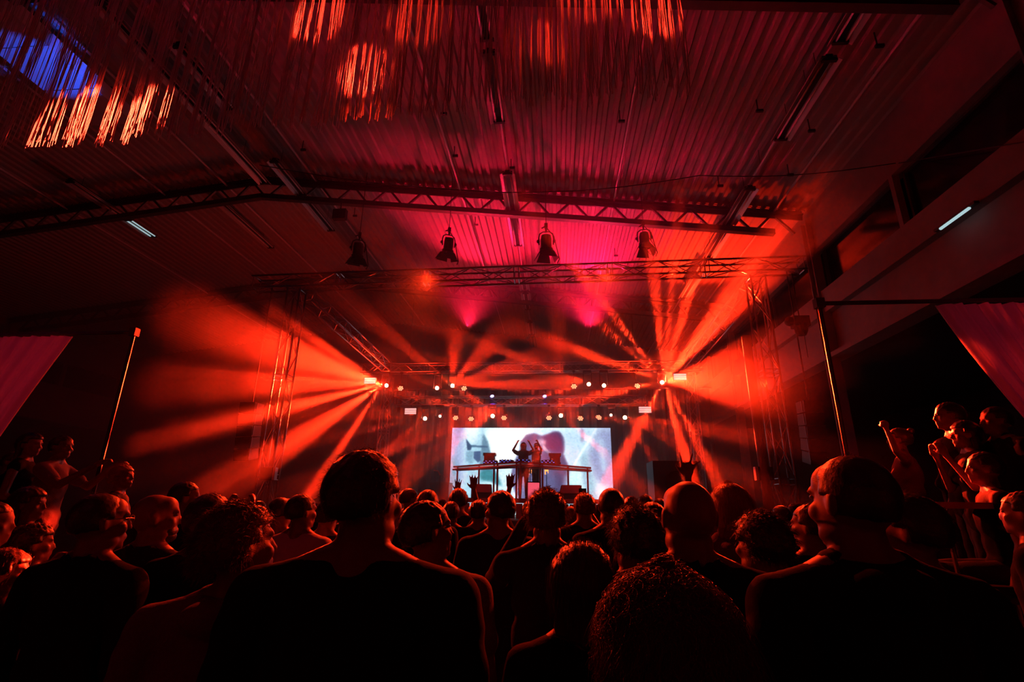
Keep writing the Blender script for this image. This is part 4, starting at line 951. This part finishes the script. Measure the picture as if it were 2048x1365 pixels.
crowd(657, 1000, 46, 'person in a dark cap behind the tallest man', hair='cap', top='cdark')
crowd(820, 978, 30, 'man with short beard far back, right of the tallest man', hair='short', hy=R_(-50), beard=True, top='cwhite', sleeve='shirt')
crowd(857, 981, 42, 'dark-haired person far back behind the profile with ear', hair='short', nstr=400)
crowd(918, 976, 32, 'dark head behind the first raised open hand', hair='messy', hy=R_(10))
crowd(958, 999, 34, 'dark-haired person between the two raised hands', hair='messy')
crowd(1000, 983, 54, 'man with side-swept quiff under the right open hand, facing sideways', hair='short', hy=R_(40), vox=.011, nstr=1500, top='cdark')
crowd(1141, 1011, 34, 'bald man right of the filming man', hair='bald')
PH3, _ = crowd(1168, 985, 38, 'curly-haired person in front of the right corner of the screen', hair='messy', hm='hairb', nstr=900, arms=('down', 'phone'))
crowd(1221, 975, 52, 'man with cropped hair in a dark jacket right of the screen', hair='buzz', vox=.011, nstr=900, top='cblack', sleeve='shirt')
# raised hands
crowd(903, 1004, 34, 'person in dark top holding up an open hand before the left half of the screen', hair='short', arms=('down', 'up'), vox=.008, face=.2)
crowd(1060, 1003, 34, 'person in dark top holding up an open hand before the middle of the screen', hair='short', arms=('up', 'down'), vox=.008, face=-.05)
crowd(872, 1008, 29, 'person with one hand waving sideways at the left edge of the screen', hair='messy', arms=('down', 'high'), vox=.008, hp=0)
crowd(1303, 1006, 58, 'person hidden behind the bald man, raising a hand with two fingers up', hair='short', arms=('down', 'two'), vox=.008, face=-.1, fem=True)
crowd(588, 1012, 36, 'person raising a fist behind the white T-shirt', hair='short', arms=('headup', 'down'), vox=.011, top='cdark')
PH2, _ = crowd(547, 1012, 30, 'person holding a lit phone in front of the left tower', hair='short', arms=('phone', 'phone'), vox=.011)
crowd(470, 1000, 30, 'person with raised hands left of the left tower', hair='short', arms=('headup', 'headup'), vox=.011)
# farther rows
far = [(1290, 990, 26, 'far spectator just right of the screen', 'short'), (1262, 992, 24, 'far spectator behind the cropped-haired man in jacket', 'messy'), (1318, 996, 27, 'far spectator left of the bald crown', 'buzz'),
       (700, 1004, 30, 'far spectator hidden by the tallest man', 'short'), (630, 1006, 26, 'far spectator between white T-shirt and dark cap', 'short'), (520, 1003, 28, 'far spectator at the foot of the left tower', 'short'),
       (440, 1002, 26, 'far spectator left of the foot of the left tower', 'short'), (1100, 1004, 24, 'far spectator before the stage edge, hidden by the filming man', 'short'), (1070, 1006, 24, 'far spectator before the middle of the stage edge', 'messy'),
       (885, 1000, 24, 'far spectator left of the stage edge', 'short'), (780, 1000, 26, 'far spectator at the ear of the tallest man', 'short'), (1412, 1004, 28, 'far spectator right of the bald crown', 'short'),
       (1490, 1008, 30, 'far spectator beside the blond hair', 'buzz'), (1560, 1012, 30, 'far spectator at the foot of the right tower', 'short'), (1590, 1006, 26, 'far spectator right of the right tower foot', 'messy'),
       (330, 1000, 28, 'far spectator behind the bald bearded man', 'short'), (285, 1004, 28, 'far spectator between glasses and beard', 'short'), (1700, 1010, 40, 'far spectator hidden by the tall cropped man', 'short'), (1440, 1012, 24, 'far spectator hidden by the blond hair', 'short'), (1200, 1008, 24, 'far spectator before the lower right corner of the screen', 'messy')]
for cx, yt, wp_, lb, hr in far: crowd(cx, yt, wp_, lb, hair=hr, top=random.choice(['cblack', 'cdark', 'cgrey', 'cred']))
# -- left and right side platforms with their guests
def platform(x, y, sx_, sy_, h, label):
    t = empty('side_platform', (x, y, 0), label=label, cat='platform')
    MB().box((0, 0, h-.05), (sx_, sy_, .1)).build('deck', M['wood'], t); MB().box((0, 0, (h-.1)/2), (sx_-.1, sy_-.1, h-.1)).build('skirt', M['cloth'], t); return t
platform(-6.1, 5.0, 3.9, 2.6, .55, 'dark side platform on the left')
platform(4.45, 4.7, 2.7, 2.3, .80, 'dark side platform on the right under the drape')
platform(-3.82, 4.8, .62, 1.4, .30, 'low step beside the left side platform')
def on(px, py, Y, base, label, **k):
    P = at(px, py, 1, Y); f = k.pop('face', math.atan2(-(-.9-P.x), 15-P.y)); h = P.z-base+(.42 if k.get('sit') else 0)
    return person(Vector((P.x, Y, base-(.44*h/1.755 if k.get('sit') else 0))), h, f, label, **k)
on(128, 872, 4.6, .55, 'person on the left platform reaching out to photograph', hair='short', hy=R_(-20), arms=('reach', 'reach'), top='cgrey', vox=.010, eyes=True, face=R_(-70), sleeve='short', skin='skind')
on(66, 868, 4.7, .55, 'woman on the left platform with lit face holding a drink', hair='long', fem=True, hy=R_(-25), arms=('drink', 'front'), vox=.010, eyes=True, face=R_(-60), top='cblack', sleeve='none')
on(30, 905, 5.0, .55, 'person on the left platform behind the woman, face lit', hair='short', hy=R_(-30), eyes=True, face=R_(-50))
on(250, 932, 4.7, .30, 'blond person leaning forward by the left platform, profile lit', hair='messy', hm='hairl', hy=R_(-20), hp=R_(-5), vox=.010, eyes=True, face=R_(-60), nstr=1200)
on(1795, 858, 5.2, .80, 'slim dancer on the right platform with one arm raised', hair='bun', fem=True, arms=('headup', 'down'), vox=.010, face=R_(60), eyes=True, sleeve='none', top='cred', skin='skind')
on(1893, 806, 4.6, .80, 'tall figure at the back of the right platform, face faintly lit', hair='short', vox=.011, face=R_(70), eyes=True)
on(1925, 845, 4.3, .80, 'dark-haired woman on the right platform holding her hands to her face', hair='long', fem=True, arms=('drink', 'drink'), vox=.010, face=R_(75), eyes=True, top='cblack')
on(1985, 815, 4.2, .80, 'broad figure in black on the right platform nearest the drape', hair='short', broad=1.2, face=R_(80), vox=.011, sleeve='hood')
on(1886, 880, 5.55, .80, 'pale-haired guest on the right platform below the tall figure', hair='bob', hm='hairl', fem=True, face=R_(40), vox=.011, nstr=600)
on(1962, 905, 3.9, .80, 'seated guest on the right platform with knees toward the stage', hair='short', sit=True, face=R_(65), vox=.011, eyes=True)
on(2040, 985, 3.2, 0, 'person at the right edge of the frame, cheek lit', hair='short', face=R_(40), eyes=True, nstr=500)
P = at(1935, 1012, 1, 3.9); tb = empty('high_table', (P.x, 3.9, 0), label='narrow high table with slim legs on the right', cat='table')
MB().box((0, 0, P.z), (.62, .34, .04)).build('tabletop', M['rail'], tb)
for x in (-.25, .25):
    for y in (-.13, .13): MB().rod((x*1.05, y*1.05, 0), (x, y, P.z-.02), .013, 6).build('leg', M['alu'], tb)
bn = empty('bench', (at(1962, 905, 1, 3.9).x-.05, 3.85, .80), label='dark bench on the right platform under the seated guest', cat='bench')
MB().box((0, 0, .40), (.6, .4, .06)).build('seat', M['black'], bn)
for x in (-.25, .25): MB().box((x, 0, .185), (.05, .36, .37)).build('leg', M['black'], bn)
# phones held up
def phone(P, rz, label, lit='shot', tilt=0):
    t = empty('smartphone', P, rz, label, 'phone'); t.rotation_euler = (tilt, 0, rz)
    MB().box((0, 0, 0), (.072, .009, .148)).build('body', M['black'], t)
    MB().box((0, -.0052, 0), (.066, .001, .136)).build('screen', M[lit], t)
M['shot'] = emit('phone_picture', (1, .10, .16), .9); M['shot2'] = emit('phone_picture_warm', (1, .16, .05), 1.1)
def in_hand(root, v):
    return root.location+Matrix.Rotation(root.rotation_euler.z, 3, 'Z') @ Vector(v)*root.scale.x
phone(in_hand(PH1, (-.055, .42, 1.745)), .25, 'lit phone filming the stage above the bearded man, pink picture', 'shot')
phone(in_hand(PH2, (0, .42, 1.76)), .25, 'lit phone in front of the left tower, warm picture', 'shot2')
phone(in_hand(PH3, (.055, .42, 1.745)), -.1, 'dark phone held up at the right corner of the screen', 'black')
# glasses of the man at the left
# -- performers on the riser
on(1047, 886, 15.7, RZ, 'performer in a dark blue shirt behind the table with both fists raised', hair='bob', arms=('headup', 'headup'), face=PI, top='cnavy', vox=.010, eyes=True, sleeve='short', skin='skind')
on(1073, 886, 15.85, RZ, 'second performer turned aside with raised hand beside the first', hair='short', arms=('headup', 'down'), face=PI*.72, hy=R_(20), top='cdark', vox=.010, eyes=True, sleeve='none')

# ------------------------------------------------------------------ the haze that fills the hall
for y_, de, lb in ((9.4, .016, 'dense theatrical haze around the stage that shows the beams'), (8.2, .008, 'thinner haze drifting out before the stage'), (7.2, .006, 'thinnest outer veil of haze over the front of the crowd')):
    hz = MB().box((-7.8, (y_+22.8)/2, 4.3), (27.0-y_*.01, 22.8-y_, 8.4+y_*.01)).build('stage_haze', None)
    m = bpy.data.materials.new('thin_haze'); m.use_nodes = True; nt = m.node_tree; nt.nodes.clear()
    o_ = nt.nodes.new('ShaderNodeOutputMaterial'); v_ = nt.nodes.new('ShaderNodeVolumeScatter'); v_.inputs['Density'].default_value = de; v_.inputs['Anisotropy'].default_value = .25
    nt.links.new(v_.outputs[0], o_.inputs['Volume']); hz.data.materials.append(m)
    tag(hz, lb, 'haze', kind='stuff')
